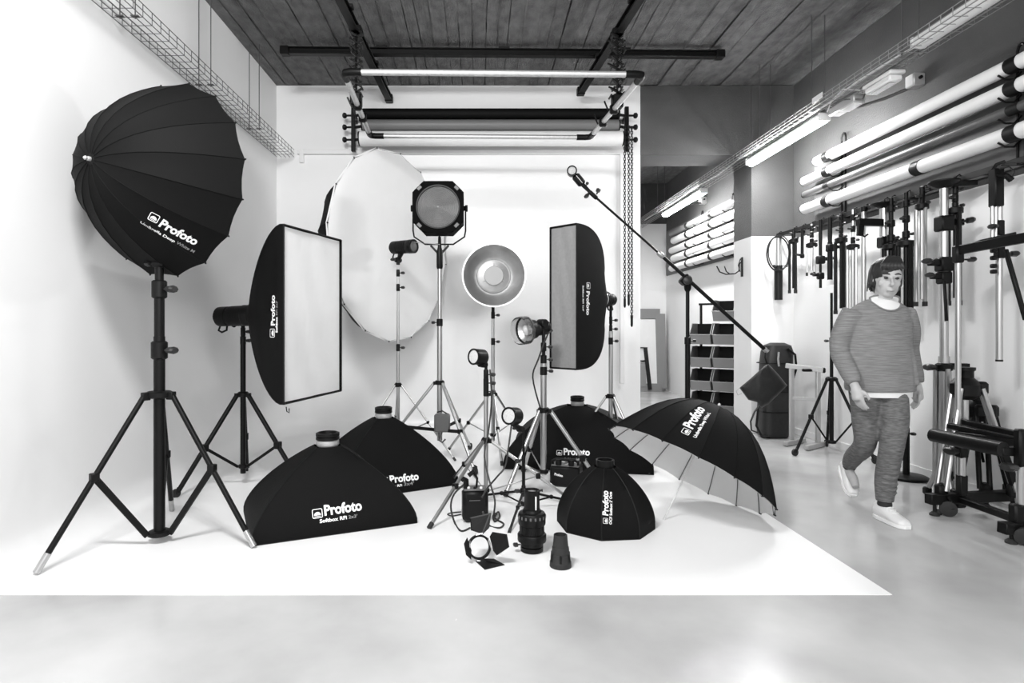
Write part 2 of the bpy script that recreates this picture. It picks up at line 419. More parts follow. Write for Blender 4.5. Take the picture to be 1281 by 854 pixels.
# pantograph hangers, the tube frame they carry
def panto(label, x, y, ztop, zbot, n, wmax, rnd):
    T = thing('pantograph_hanger', label, 'hanger', (x, y, zbot), 'pantograph hangers on the ceiling rails')
    MB().box((x, y, ztop+.02), (.11, .13, .05), bev=.006).build('carriage', 'blackm', T)
    MB().tube([(x, y, ztop+.02), (x, y, zbot+.08)], .010, 8).build('core_rod', 'blackm', T)
    h = (ztop-zbot-.1)/n
    for k in range(n):
        z0 = ztop-k*h; z1 = z0-h; ww = wmax*(.75+.25*math.sin(k*1.9))
        for sg in (-1, 1):
            MB().bar((x-sg*ww, y-.02*sg, z0), (x+sg*ww, y-.02*sg, z1), .010, .038, up=(0, 1, 0)).build('scissor_arm', 'steel', T)
            MB().tube([(x+sg*ww, y-.05, z1), (x+sg*ww, y+.05, z1)], .009, 6).build('pivot_bolt', 'steel', T)
        if rnd:
            MB().bar((x-ww*1.5, y-.07, z0-h*.1), (x-ww*.1, y-.07, z1+h*.4), .012, .02, up=(0, 1, 0)).build('hook_arm', 'black', T)
            MB().bar((x+ww*1.3, y+.06, z0), (x, y+.06, z1), .012, .02, up=(0, 1, 0)).build('hook_arm', 'black', T)
    MB().box((x, y, zbot+.05), (.10, .10, .12), bev=.012).build('clamp', 'black', T)
    return T
panto('scissor pantograph hanging from the left lengthwise rail', -1.115, 5.45, 3.93, 3.27, 9, .055, False)
panto('bushy pantograph with hooks hanging from the right lengthwise rail', 1.27, 5.5, 3.93, 3.27, 8, .07, True)
T = thing('scrim_frame', 'empty silver tube frame hung flat below the ceiling rails', 'frame', (0.1, 5.45, 3.25))
c = [V((-1.06, 4.70, 3.255)), V((1.29, 4.70, 3.235)), V((1.16, 6.25, 3.235)), V((-1.13, 6.25, 3.25))]
r = .024
for i in range(4):
    a, d = c[i], c[(i+1) % 4]; u = (d-a).normalized()
    MB().tube([a+u*.10, d-u*.10], r, 12).build('frame_tube', 'alu', T)
    pv = (c[i-1]-a).normalized()
    MB().tube([a+u*.14, a+u*.05, a+(u+pv)*.012, a+pv*.05, a+pv*.14], r*1.25, 12).build('corner_joint', 'black', T)
for (a, d, tt) in ((c[3], c[0], (.35, .55)), (c[2], c[1], (.3, .52))):
    for t in tt:
        q = lerp(a, d, t); MB().box(q, (.075, .06, .09), bev=.015).build('tube_clamp', 'black', T)
        MB().tube([q+V((-.05, 0, -.02)), q+V((-.09, -.01, .07))], .008, 6).build('wing_lever', 'black', T)

# paper rolls under the ceiling at the back, their hook bars and chains
def roll(name, label, p0, p1, r, m, cat='paper roll', group=None, core='black', bands=()):
    T = thing(name, label, cat, lerp(p0, p1, .5)-V((0, 0, r)), group); p0 = V(p0); p1 = V(p1); d = (p1-p0).normalized()
    MB().tube([p0, p1], r, 20).build('paper', m, T)
    for q, sg in ((p0, -1), (p1, 1)): MB().ring(q+d*(sg*.002 if sg > 0 else -.016), d, r*.55, r*.98, .014, 18).build('roll_core', core, T)
    for y in bands:
        t = (y-p0.y)/(p1.y-p0.y); q = lerp(p0, p1, t); MB().ring(q-d*.045, d, r*1.01, r*1.06, .09, 20).build('strap', 'black', T)
    return T
roll('backdrop_roll', 'black paper roll, topmost of those at the back wall', (-1.33, 6.9, 3.71), (1.60, 6.9, 3.71), .062, 'rollb')
roll('backdrop_roll', 'grey paper roll between the black and the white one', (-1.33, 6.88, 3.575), (1.60, 6.88, 3.575), .062, 'rollg')
roll('backdrop_roll', 'white paper roll, lowest of those at the back wall', (-1.36, 6.88, 3.42), (1.64, 6.88, 3.42), .085, 'paper')
for (x, lab, s) in ((-1.46, 'black hook bar carrying the left roll ends', -1), (1.72, 'black hook bar carrying the right roll ends', 1)):
    T = thing('roll_hanger', lab, 'bracket', (x, YB, 3.3))
    MB().box((x, 6.98, 3.56), (.045, .05, .52), bev=.004).build('upright', 'blackm', T)
    MB().box((x, 7.08, 3.7), (.045, .12, .05), bev=.004).build('wall_foot', 'blackm', T)
    for z in (3.71, 3.575, 3.43):
        MB().lathe([(.012, 0), (.012, .05), (.03, .06), (.034, .085), (.018, .10)], (x+s*.02, 6.95, z), (s, 0, 0), 12).build('roll_plug', 'black', T)
        MB().bar((x-s*.02, 6.96, z), (x-s*.14, 6.89, z-.005), .02, .03).build('hook', 'black', T)
for (x, y, z1, lab) in ((1.665, 6.84, 1.60, 'bead chain, leftmost of the three hanging chains'), (1.705, 6.82, 1.62, 'bead chain between the two outer hanging chains'), (1.745, 6.84, 1.38, 'bead chain, rightmost and longest of the hanging chains')):
    T = thing('bead_chain', lab, 'chain', (x, y, z1), 'roll chains')
    mb = MB(); z = 3.55; k = 0
    while z > z1:
        a = k % 2; w2 = .011
        mb.tube([(x-w2*(1-a), y-w2*a, z), (x-w2*(1-a)*.9, y-w2*a*.9, z-.028), (x+w2*(1-a)*.9, y+w2*a*.9, z-.028), (x+w2*(1-a), y+w2*a, z)], .0062, 4, closed=True)
        z -= .030; k += 1
    mb.build('chain_links', 'chain', T, kind='stuff')
    MB().lathe([(.006, 0), (.014, .02), (.014, .10), (.004, .13)], (x, y, z1-.12), (0, 0, 1), 10).build('chain_weight', 'black', T)
# ================================================================ LIGHT STANDS
def rot2(v, a): return V((v[0]*math.cos(a)-v[1]*math.sin(a), v[0]*math.sin(a)+v[1]*math.cos(a)))
def feet3(c, f0):
    v = (f0[0]-c[0], f0[1]-c[1]); return [V((c[0], c[1]))+rot2(v, k*2*PI/3) for k in range(3)]
def add_knob(T, p, d, s=1.0, m='knob', name='knob'):
    p = V(p); d = V(d).normalized(); s = s*1.3
    MB().lathe([(.006*s, 0), (.007*s, .012*s), (.018*s, .016*s), (.020*s, .032*s), (.013*s, .038*s)], p, d, 8, sc=(1, .55)).build(name, m, T)
def stand(label, c, feet, zcol, sections, rl=.012, m='chrome', mc='black', zhub=.12, brace_t=.55, caster=0, foot='rubber', knobs=(), group='chrome light stands', braceflat=.018, kdir=(1, -.3, 0), rcol=None, inner=None, hubr=.04, s=1.0):
    """sections: (z0, z1, radius, material) of the column from the bottom up; knobs: heights of the clamps"""
    x, y = c
    T = thing('light_stand', label, 'light stand', (x, y, 0), group)
    for (z0, z1, r, mm) in sections: MB().tube([(x, y, z0), (x, y, z1)], r, 14).build('column', mm, T)
    cr = rcol or sections[0][2]*1.9
    MB().lathe([(cr*.8, -.02), (cr, -.012), (cr, .012), (cr*.8, .02)], (x, y, zcol), (0, 0, 1), 14).build('leg_collar', mc, T)
    MB().lathe([(cr*.7, -.015), (cr*.85, -.01), (cr*.85, .01), (cr*.7, .015)], (x, y, zhub), (0, 0, 1), 14).build('brace_hub', mc, T)
    for f in feet:
        d = (V((f.x, f.y, 0))-V((x, y, 0))).normalized(); a = V((x, y, zcol-.005))+d*cr*1.15
        zf = caster*1.25 if caster else rl*.9
        e = V((f.x, f.y, zf))
        MB().box(a-d*.01, (rl*2.6, rl*2.6, .03*s), Matrix.Rotation(math.atan2(d.y, d.x), 3, 'Z'), .003).build('leg_bracket', mc, T)
        ax = (e-a).normalized()
        if foot == 'metal':
            L = MB().tube([a, e-ax*.09], rl, 12).build('leg', m, T)
            MB().tube([e-ax*.10, e], rl*1.12, 12).build('foot', 'chrome', L)
        else:
            L = MB().tube([a, e], rl, 12).build('leg', m, T)
            if not caster: MB().tube([e-ax*.035, e+ax*.004], rl*1.25, 10).build('rubber_foot', foot, L)
        if caster:
            r = caster; side = V((-d.y, d.x, 0)); w0 = V((f.x, f.y, r+.001))+d*.012
            MB().lathe([(r*.45, -.012), (r, -.010), (r, .010), (r*.45, .012)], w0, side, 16).build('caster_wheel', 'rubber', L)
            MB().tube([w0+V((0, 0, r*1.25))-d*.012, w0+side*.02+V((0, 0, r*.9)), w0+side*.02, w0-side*.02], .006, 6).build('caster_fork', 'steel', L)
        q = lerp(a, e, brace_t); h = V((x, y, zhub))+d*cr*.9
        MB().bar(q, h, braceflat*.5, braceflat).build('brace', m if braceflat < .03 else mc, T)
        MB().box(q, (rl*2.7, rl*2.7, rl*3), Matrix.Rotation(math.atan2(d.y, d.x), 3, 'Z'), .004).build('brace_joint', mc, T)
    for (z, r) in knobs:
        MB().lathe([(r*.9, -.035*s), (r*1.12, -.03*s), (r*1.12, .03*s), (r*.9, .035*s)], (x, y, z), (0, 0, 1), 14).build('clamp_sleeve', mc, T)
        kd = V(kdir).normalized(); add_knob(T, V((x, y, z))+kd*r*1.05, kd, s)
    return T

# ---------------------------------------------------------------- monolight heads
def head(T0, p, d, L, r, label=None, glass='glass', handle=True, mount=None, name='flash_head', group=None, fins=True):
    """p: centre of the front face, d: direction it fires; lathe body behind it. Returns the thing"""
    p = V(p); d = V(d).normalized(); b = p-d*L
    T = thing(name, label, 'flash head', p-d*L*.5-V((0, 0, r)), group)
    prof = [(r*.86, 0), (r*.97, .006), (r, .02), (r, L*.30), (r*.94, L*.31), (r*.94, L*.34), (r, L*.35), (r, L*.78), (r*1.06, L*.80), (r*1.06, L-.01), (r*.98, L)]
    MB().lathe(prof, b, d, 26).build('body', 'blackm', T)
    MB().ring(p-d*.004, d, r*.84, r*1.07, .016, 26).build('front_ring', 'black', T)
    if glass: MB().lathe([(r*.85, 0), (r*.80, .006), (r*.5, .016), (.001, .020)], p+d*.001, d, 24).build('front_glass', glass, T)
    MB().lathe([(r*.72, -.012), (r*.72, .001)], b, d, 20).build('control_panel', 'dull', T)
    if fins:
        for k in range(5):
            a = L*(.42+k*.07); MB().ring(b+d*a, d, r*.99, r*1.025, .006, 24).build('rib', 'black', T)
    if mount is not None:
        mt = V(mount); q = p-d*L*.55
        MB().tube([mt, V((mt.x, mt.y, mt.z+.04)), q-V((0, 0, r*.9))], [.018, .018, .02], 10).build('tilt_bracket', 'black', T)
        sd = d.cross(V((0, 0, 1))).normalized(); MB().lathe([(.02, -.035), (.024, -.03), (.024, .03), (.02, .035)], V((mt.x, mt.y, mt.z+.045)), sd, 12).build('tilt_joint', 'black', T)
        add_knob(T, V((mt.x, mt.y, mt.z+.045))+sd*.035, sd, 1.1)
    if handle:
        up = V((0, 0, 1)); q = b-V((0, 0, r*.8)); e = d*.03
        MB().tube([q+d*.02, q-up*.045+d*.0, q-up*.06+e, q-up*.045+e*2.4, q+e*2.6], .008, 8).build('handle', 'black', T)
    return T

# ================================================================ SOFTBOXES
def shellprof(t, p=1.75, q=1.3): return (1-t**p)**(1/q)
def softbox(label, Fc, ux, uy, n, poly, depth, ringr, m='fabric', front=None, lip=.03, group=None, p=1.75, q=1.3, nt=14, sub=6, bow=0.0, sag=.035, cat='softbox', white_ring=True, edge='fabric2', wrinkle=.004):
    """Fc centre of the front rim, n points from the front to the back, poly the rim outline in (ux, uy)"""
    Fc = V(Fc); ux = V(ux).normalized(); uy = V(uy).normalized(); n = V(n).normalized(); rs = random.Random(len(label))
    base = min(ROOTZ(Fc, ux, uy, poly))
    T = thing('softbox', label, cat, V((Fc.x, Fc.y, base)), group)
    k = len(poly); full = []
    for i in range(k):
        a = V(poly[i]); b = V(poly[(i+1) % k])
        for j in range(sub):
            f = j/sub; full.append((a+(b-a)*f, math.sin(PI*f)))
    rows = []; N = len(full); vs = []; fs = []
    ts = [1-(1-i/nt)**1.25 for i in range(nt+1)]
    ts = [i/nt for i in range(nt)]+[.985]
    for t in ts:
        s = shellprof(t, p, q)
        for (pt, sg) in full:
            L = pt.length; rr = ringr/L; f = rr+(1-rr)*s
            f *= 1-sag*sg*math.sin(PI*min(1, t*1.1))
            w2 = wrinkle*math.sin(pt.x*41+t*9)*math.sin(pt.y*37+t*13)*math.sin(PI*t)
            q2 = pt*f; vs.append(Fc+ux*q2.x+uy*q2.y+n*(t*depth+w2))
    for i in range(len(ts)-1):
        for j in range(N): fs.append((i*N+j, i*N+(j+1) % N, (i+1)*N+(j+1) % N, (i+1)*N+j))
    sh = MB().add(vs, fs)
    # rim lip reaching forward
    m0 = len(sh.v); sh.add([Fc+ux*pt.x+uy*pt.y-n*lip for (pt, _) in full], [])
    sh.f += [(j, (j+1) % N, m0+(j+1) % N, m0+j) for j in range(N)]
    sh.build('shell', m, T)
    rib = [(Fc+ux*(V(pp).x)+uy*(V(pp).y)) for pp in poly]
    for pp in poly:                                           # the stitched seam over each rod
        pv = V(pp); pts = []
        for t in ts:
            f = ringr/pv.length+(1-ringr/pv.length)*shellprof(t, p, q); pts.append(Fc+(ux*pv.x+uy*pv.y)*(f+.002)+n*t*depth)
        MB().tube([pts[0]-n*lip]+pts, .0035, 5).build('seam', 'fabric2', T)
    if front:
        gv = []; gn = 12; xs = [V(q3).x for q3 in poly]; ys = [V(q3).y for q3 in poly]
        if k == 4:
            for i in range(gn+1):
                for j in range(gn+1):
                    a = lerp((*V(poly[0]), 0), (*V(poly[1]), 0), i/gn); b = lerp((*V(poly[3]), 0), (*V(poly[2]), 0), i/gn); c2 = a+(b-a)*(j/gn)
                    dz = .012*math.sin(PI*i/gn)*math.sin(PI*j/gn)+.0045*math.sin(i*1.1+j*.8)*math.sin(PI*i/gn)
                    gv.append(Fc+ux*c2.x*.985+uy*c2.y*.985-n*(lip*.5-dz))
            MB().add(gv, [(i*(gn+1)+j, (i+1)*(gn+1)+j, (i+1)*(gn+1)+j+1, i*(gn+1)+j+1) for i in range(gn) for j in range(gn)]).build('front_diffuser', front, T)
        else:
            MB().add([Fc+ux*V(q3).x*.985+uy*V(q3).y*.985-n*lip*.5 for q3 in poly], [tuple(range(k))]).build('front_diffuser', front, T)
    for i in range(k):
        a = V(poly[i]); b = V(poly[(i+1) % k])
        MB().bar(Fc+ux*a.x+uy*a.y-n*lip, Fc+ux*b.x+uy*b.y-n*lip, .009, .009, up=n, bev=.002).build('rim_edge', edge, T)
    top = Fc+n*depth*.975
    if white_ring:
        MB().lathe([(ringr*.95, 0), (ringr*1.02, .01), (ringr*1.02, .035), (ringr*.95, .04)], top, n, 24).build('speed_ring', 'matalu', T)
        MB().lathe([(ringr*.92, 0), (ringr*1.06, .004), (ringr*1.06, .018), (ringr*1.0, .022), (ringr*1.06, .026), (ringr*1.06, .045), (ringr*.9, .05), (ringr*.8, .046), (ringr*.75, .02)], top+n*.04, n, 24).build('ring_cap', 'blackm', T)
    else:
        MB().ring(top, n, ringr*.85, ringr*1.03, .045, 24).build('speed_ring', 'blackm', T)
    return T, sh
def ROOTZ(Fc, ux, uy, poly): return [(Fc+ux*V(p).x+uy*V(p).y).z for p in poly]
def rect(a, b): return [(-a/2, -b/2), (a/2, -b/2), (a/2, b/2), (-a/2, b/2)]

# ================================================================ UMBRELLAS
def umb_pt(C0, u, v2, a, R, D, pw, ang, f):
    r = R*f; return C0+(u*math.cos(ang)+v2*math.sin(ang))*r+a*(D*(1-f**pw))
def umbrella(label, C0, a, R, D, pw, n=16, mo='fabric', mi='lining', rot=0, shaft=None, tip=True, diffuser=False, group=None, ribs=True, zroot=None):
    C0 = V(C0); u, v2, a = basis(a)
    T = thing('umbrella', label, 'umbrella', V((C0.x, C0.y, zroot if zroot is not None else C0.z-R)), group)
    fr = [.03, .12, .22, .33, .45, .57, .68, .78, .87, .94, 1.0]; surf = MB()
    for k in range(n):
        a0 = rot+2*PI*k/n; a1 = a0+2*PI/n; vs = []; J = 4
        for f in fr:
            p0 = umb_pt(C0, u, v2, a, R, D, pw, a0, f); p1 = umb_pt(C0, u, v2, a, R, D, pw, a1, f)
            for j in range(J+1):
                q = lerp(p0, p1, j/J); cen = C0-a*0
                sg = math.sin(PI*j/J)*f
                rim = 0.0 if f < .99 else .006*math.sin(PI*j/J)
                q = q-(q-(C0+a*D*.35)).normalized()*(.012*R*sg) + a*rim
                vs.append(q)
        fs = [(i*(J+1)+j, i*(J+1)+j+1, (i+1)*(J+1)+j+1, (i+1)*(J+1)+j) for i in range(len(fr)-1) for j in range(J)]
        pm = MB().add(vs, fs); surf.add(vs, fs)
        # inner lining a few millimetres inside
        iv = [q-(q-C0).normalized()*.004-a*.002 for q in vs]
        pm.build('panel', mo, T)
        MB().add(iv, fs).build('lining_panel', mi, T)
        if ribs:
            MB().tube([umb_pt(C0, u, v2, a, R, D, pw, a0, f)-a*.006-(umb_pt(C0, u, v2, a, R, D, pw, a0, f)-C0).normalized()*.006 for f in fr], .0028, 5).build('rib', 'zinc', T)
        MB().tube([umb_pt(C0, u, v2, a, R, D, pw, a0, f)+(umb_pt(C0, u, v2, a, R, D, pw, a0, f)-C0).normalized()*.0008 for f in fr], .0022, 4).build('seam', mo, T)
        e = umb_pt(C0, u, v2, a, R, D, pw, a0, 1.0); MB().lathe([(.004, -.012), (.006, 0), (.003, .008)], e, (e-C0), 6).build('rib_tip', 'black', T)
    if tip:
        t0 = C0+a*D; MB().lathe([(.03, -.004), (.03, .004), (.012, .006)], t0-a*.004, a, 14).build('tip_washer', 'black', T)
        MB().lathe([(.012, 0), (.013, .012), (.009, .02), (.011, .03), (.004, .038)], t0, a, 12).build('tip_cap', 'matalu', T)
    if shaft: MB().tube([C0+a*D, C0-a*shaft], .005, 8).build('shaft', 'alu', T); MB().lathe([(.03, 0), (.018, .02), (.018, .05)], C0+a*(D-.12), a, 12).build('runner', 'black', T)
    if diffuser:
        vs = [C0-a*.03]; fs = []; rings = [.3, .6, .85, .96, 1.0]; K = n*3
        for i, f in enumerate(rings):
            for k in range(K):
                aa = rot+2*PI*k/K; cor = (k % 3)
                rr = R*f*(1.0 if cor == 0 else math.cos(PI/n)/math.cos(PI/n*(1/3 if cor else 1)) )
                bul = -.03*(1-f*f)+(.0 if f < 1 else .015); vs.append(C0+(u*math.cos(aa)+v2*math.sin(aa))*rr*1.005+a*bul)
        for k in range(K): fs.append((0, 1+k, 1+(k+1) % K))
        for i in range(len(rings)-1):
            for k in range(K):
                k2 = (k+1) % K; fs.append((1+i*K+k, 1+i*K+k2, 1+(i+1)*K+k2, 1+(i+1)*K+k))
        MB().add(vs, fs).build('diffuser_sheet', 'diff', T)
    return T, surf

# ---------------------------------------------------------------- 1 the big umbrella on the heavy black stand
ca = (-1.865, 3.50); fa = [V((-2.234, 3.024)), V((-1.273, 3.397)), V((-2.087, 4.076))]
stand('tall heavy black stand with silver-tipped legs, at far left', ca, fa, .862,
      [(.035, 1.20, .031, 'blackm'), (1.15, 1.52, .028, 'blackm'), (1.5, 1.60, .024, 'blackm')], rl=.0155, m='blackm', zhub=.055, brace_t=.49, foot='metal',
      knobs=((1.12, .040), (1.475, .037)), group=None, braceflat=.034, rcol=.075, s=1.5)
T, sf = umbrella('large black umbrella turned away, lettered, on the far left stand', (-1.858, 3.60, 2.135), (-.365, -.93, .0), .580, .49, 2.3, rot=PI/16*.6, zroot=1.5)
decal(sf, T, [(None, (184, 273.5), (196, 279.5), 1, 0, 'white'), ('Profoto', (198, 282), (244, 306.5), .25, .035, 'white'),
              ('Umbrella Deep', (175, 278), (218, 303), .085, .015, 'white'), ('White M', (220, 304), (242, 316), .17, .02, 'greyp')])
T = head(None, (-1.90, 3.66, 1.99), (-.2, -.9, .1), .20, .06, 'black flash head inside the large black umbrella', mount=(-1.865, 3.50, 1.58), handle=False)

# ---------------------------------------------------------------- 2 tall rectangular softbox on casters stand
cb = (-1.868, 4.75)
stand('black light stand with casters behind the big rectangular softbox', cb, [V((-2.22, 4.42)), V((-2.02, 5.22)), V((-1.36, 4.60))], .725,
      [(.10, 1.14, .021, 'blackm'), (1.1, 1.29, .015, 'blackm')], rl=.018, m='blackm', zhub=.155, brace_t=.56, caster=.032, knobs=((1.15, .020), (1.22, .017)), group=None, braceflat=.022, rcol=.042)
TLp, BLp, BRp, TRp = P(352, 281, 4.02), P(358, 505, 4.02), P(428, 489, 4.80), P(426, 300, 4.80)
Fc = (TLp+BLp+BRp+TRp)/4; ux = ((TRp+BRp)-(TLp+BLp)).normalized(); uy = V((0, 0, 1)); n = -ux.cross(uy)
if n.x > 0: n = -n
n = V((n.x, n.y, 0)).normalized(); Fc = Fc+n*.03; a = ((TRp+BRp)/2-(TLp+BLp)/2).length; b = ((TLp-BLp).length+(TRp-BRp).length)/2
sb1, sh = softbox('tall black rectangular softbox with white front on caster stand', Fc, ux, uy, n, rect(a, b), .50, .075, front='diff', p=1.4, q=1.05, sub=8)
for kk in range(1): MB().tube([BLp+V((0, 0, -.02)), BLp+V((.004, 0, -.05)), BLp+V((.02, 0, -.06)), BLp+V((.02, 0, -.03))], .004, 5).build('pull_tab', 'black', sb1)
decal(sh, sb1, [('Profoto', (344, 407), (344, 369), .24, .035, 'white'), (None, (344, 422), (344, 411), 1, 0, 'white'), ('Softbox', (347.5, 416), (347.5, 396), .2, .03, 'white'), ("RFi 2x3'", (347.5, 394), (347.5, 376), .2, .02, 'greyp')])
bk = Fc+n*.50
hd = V((-1.0, .22, -.02)).normalized()
T = head(None, bk-n*0+V((.0, 0, 0)), -n*1.0+V((0, 0, .03)), .30, .076, 'black flash head on caster stand, plugged into the tall softbox', glass=None, mount=(-1.868, 4.75, 1.28))

# ---------------------------------------------------------------- 3 white umbrella behind, with its stand and head
cc = (-.781, 5.8)
stand('slim chrome stand in front of the white umbrella', cc, feet3(cc, (-.22, 5.62)), .70, [(.1, 1.0, .0165, 'chrome'), (.98, 1.42, .0145, 'chrome'), (1.4, 1.83, .0125, 'chrome')],
      rl=.009, zhub=.22, brace_t=.5, knobs=((1.06, .017), (1.64, .016), (1.78, .016)), braceflat=.014)
T, _ = umbrella('big white-fronted umbrella near the back wall', (-.865, 6.18, 2.09), (-.87, .49, .0), .985, .50, 4.2, rot=PI/16*.5, diffuser=True, tip=False, ribs=False, zroot=1.1)
T = head(None, (-.62, 5.66, 2.02), (.80, -.55, -.02), .26, .062, 'black flash head before the white umbrella on slim stand', glass='dull', mount=(-.781, 5.8, 1.86))
MB().tube([(-.62, 5.66, 2.06), (-.36, 5.5, 2.015)], .003, 6).build('umbrella_rod', 'alu', T)

# ---------------------------------------------------------------- 4 octagonal fresnel lamp
cf = (-.366, 5.6)
T = stand('chrome stand with black braces and a hanging weight, under the square lamp', cf, feet3(cf, (-.04, 5.10)), .74, [(.20, 1.32, .025, 'chrome'), (1.28, 1.83, .021, 'chrome')],
      rl=.014, zhub=.30, brace_t=.58, caster=.036, knobs=((1.30, .026),), braceflat=.03, kdir=(-1, -.2, 0), rcol=.045)
MB().lathe([(.024, 0), (.03, .02), (.03, .16), (.018, .2), (.014, .3)], (cf[0], cf[1], 1.80), (0, 0, 1), 14).build('top_socket', 'black', T)
for sx in (-1, 1): MB().bar((cf[0], cf[1], 1.93), (cf[0]+sx*.085, cf[1], 2.02), .012, .02).build('wing_arm', 'black', T)
T = thing('counterweight', 'grey block weight hung on the middle chrome stand', 'weight', (cf[0]+.03, 5.46, .27))
MB().box((cf[0]+.03, 5.50, .38), (.145, .09, .165), bev=.014).build('block', 'dull', T)
MB().tube([(cf[0]+.03, 5.50, .30), (cf[0]+.0, 5.50, .22), (cf[0]+.03, 5.50, .20), (cf[0]+.06, 5.50, .23)], .008, 6).build('hook', 'zinc', T)
MB().tube([(cf[0]-.02, 5.55, .47), (cf[0]+.03, 5.50, .49), (cf[0]+.08, 5.5, .46)], .006, 6).build('strap', 'black', T)
T = thing('fresnel_lamp', 'black octagonal lamp with round ribbed lens on a yoke', 'studio lamp', (cf[0], cf[1], 2.02))
fc = V((-.369, 5.42, 2.345)); hw = .232; ch = .10
def octo(cx, cz, h, c2, y): return [V((cx+sx, y, cz+sz)) for (sx, sz) in ((-h+c2, -h), (h-c2, -h), (h, -h+c2), (h, h-c2), (h-c2, h), (-h+c2, h), (-h, h-c2), (-h, -h+c2))]
o1 = octo(fc.x, fc.z, hw, ch, fc.y); o2 = octo(fc.x, fc.z, hw*.98, ch, fc.y+.26); o3 = octo(fc.x, fc.z, hw*.62, ch*.7, fc.y+.36)
mb = MB().add(o1+o2+o3, [(i+8*j, (i+1) % 8+8*j, (i+1) % 8+8*j+8, i+8*j+8) for j in range(2) for i in range(8)]+[tuple(range(16, 24))]); mb.build('housing', 'matte', T)
mb = MB(); seg = 32; rr = .197
outer = []
for k in range(seg):
    a = 2*PI*k/seg; dx, dz = math.cos(a), math.sin(a)
    t = min(hw/max(abs(dx), 1e-6), hw/max(abs(dz), 1e-6), (2*hw-ch)/(abs(dx)+abs(dz))); outer.append(V((fc.x+dx*t, fc.y-.004, fc.z+dz*t)))
inner = [V((fc.x+rr*math.cos(2*PI*k/seg), fc.y-.004, fc.z+rr*math.sin(2*PI*k/seg))) for k in range(seg)]
in2 = [p+V((0, .03, 0)) for p in inner]
mb.add(outer+inner+in2, [(k, (k+1) % seg, seg+(k+1) % seg, seg+k) for k in range(seg)]+[(seg+k, seg+(k+1) % seg, 2*seg+(k+1) % seg, 2*seg+k) for k in range(seg)]).build('front_plate', 'matte', T)
MB().ring((fc.x, fc.y+.004, fc.z), (0, -1, 0), .188, .199, .014, 40).build('lens_ring', 'steel', T)
prof = []
for k in range(15):
    r0 = .19*(1-k/15); prof += [(r0, .018+.001*k), (r0-.006, .021+.001*k)]
MB().lathe(prof+[(.0, .034)], (fc.x, fc.y+.03, fc.z), (0, -1, 0), 40).build('lens', 'lens', T)
for (sx, sz) in ((1, 1), (1, -1), (-1, 1), (-1, -1)): MB().box((fc.x+sx*.168, fc.y-.008, fc.z+sz*.168), (.045, .012, .03), Matrix.Rotation(sx*sz*PI/4, 3, 'Y'), .003).build('filter_clip', 'dull', T)
yk = [(fc.x-.245, cf[1], fc.z), (fc.x-.245, cf[1], fc.z-.19), (fc.x-.235, cf[1], fc.z-.245), (fc.x-.13, cf[1], fc.z-.315), (fc.x+.13, cf[1], fc.z-.315), (fc.x+.235, cf[1], fc.z-.245), (fc.x+.245, cf[1], fc.z-.19), (fc.x+.245, cf[1], fc.z)]
MB().tube(yk, .0075, 8).build('yoke', 'steel', T)
for sx in (-1, 1): MB().lathe([(.028, -.02), (.032, -.015), (.022, .0), (.032, .012), (.03, .03)], (fc.x+sx*.235, cf[1], fc.z+.02), (sx, 0, 0), 10).build('yoke_knob', 'black', T)
MB().tube([(fc.x, cf[1], fc.z-.25), (fc.x, cf[1], fc.z-.225)], .008, 8).build('catch', 'black', T)

# ---------------------------------------------------------------- 5 beauty dish
cd_ = (.14, 5.9)
stand('thin chrome stand holding the silver dish', cd_, feet3(cd_, (.21, 5.42)), .60, [(.14, 1.12, .018, 'chrome'), (1.1, 1.40, .015, 'chrome')], rl=.012, zhub=.2, brace_t=.5,
      knobs=((1.115, .018), (1.375, .017)), braceflat=.012)
T = thing('beauty_dish', 'round silver dish reflector facing forward on a thin stand', 'reflector', (.142, 5.7, 1.46))
dc = V((.142, 5.60, 1.742)); R0 = .291
prof = [(R0, 0), (R0*1.01, .006), (R0*.985, .008)]+[(R0*f, .012+.13*(1-f*f)) for f in (.95, .85, .75, .65, .55, .42)]+[(R0*.36, .155)]
prof = [(r, -h) for r, h in prof]
MB().lathe(prof, dc, (0, -1, .04), 48, caps=False).build('dish', 'silver', T)
MB().ring(dc+V((0, .004, 0)), (0, -1, .04), R0*.985, R0*1.03, .012, 48).build('rim', 'silver', T)
MB().lathe([(R0*.54, -.10), (R0*.545, -.095), (R0*.50, -.075), (R0*.32, -.06), (R0*.31, -.055)], dc, (0, -1, .04), 40, caps=False).build('inner_step', 'silver', T)
MB().lathe([(R0*.31, -.045), (R0*.32, -.04), (R0*.30, -.030), (.001, -.028)], dc, (0, -1, .04), 32).build('deflector_cap', 'capm', T)
MB().lathe([(.10, -.15), (.10, -.17), (.07, -.18), (.07, -.36), (.05, -.37)], dc, (0, -1, .04), 24).build('flash_body', 'black', T)
MB().tube([(.14, 5.9, 1.36), (.14, 5.9, 1.46), (.142, 5.86, 1.70)], .016, 8).build('bracket', 'black', T)
for a in (-.5, PI+.5, PI/2): MB().tube([dc+V((math.cos(a)*R0*.3, .04, math.sin(a)*R0*.3)), dc+V((math.cos(a)*R0*.56, .12, math.sin(a)*R0*.56))], .004, 5).build('strut', 'alu', T)

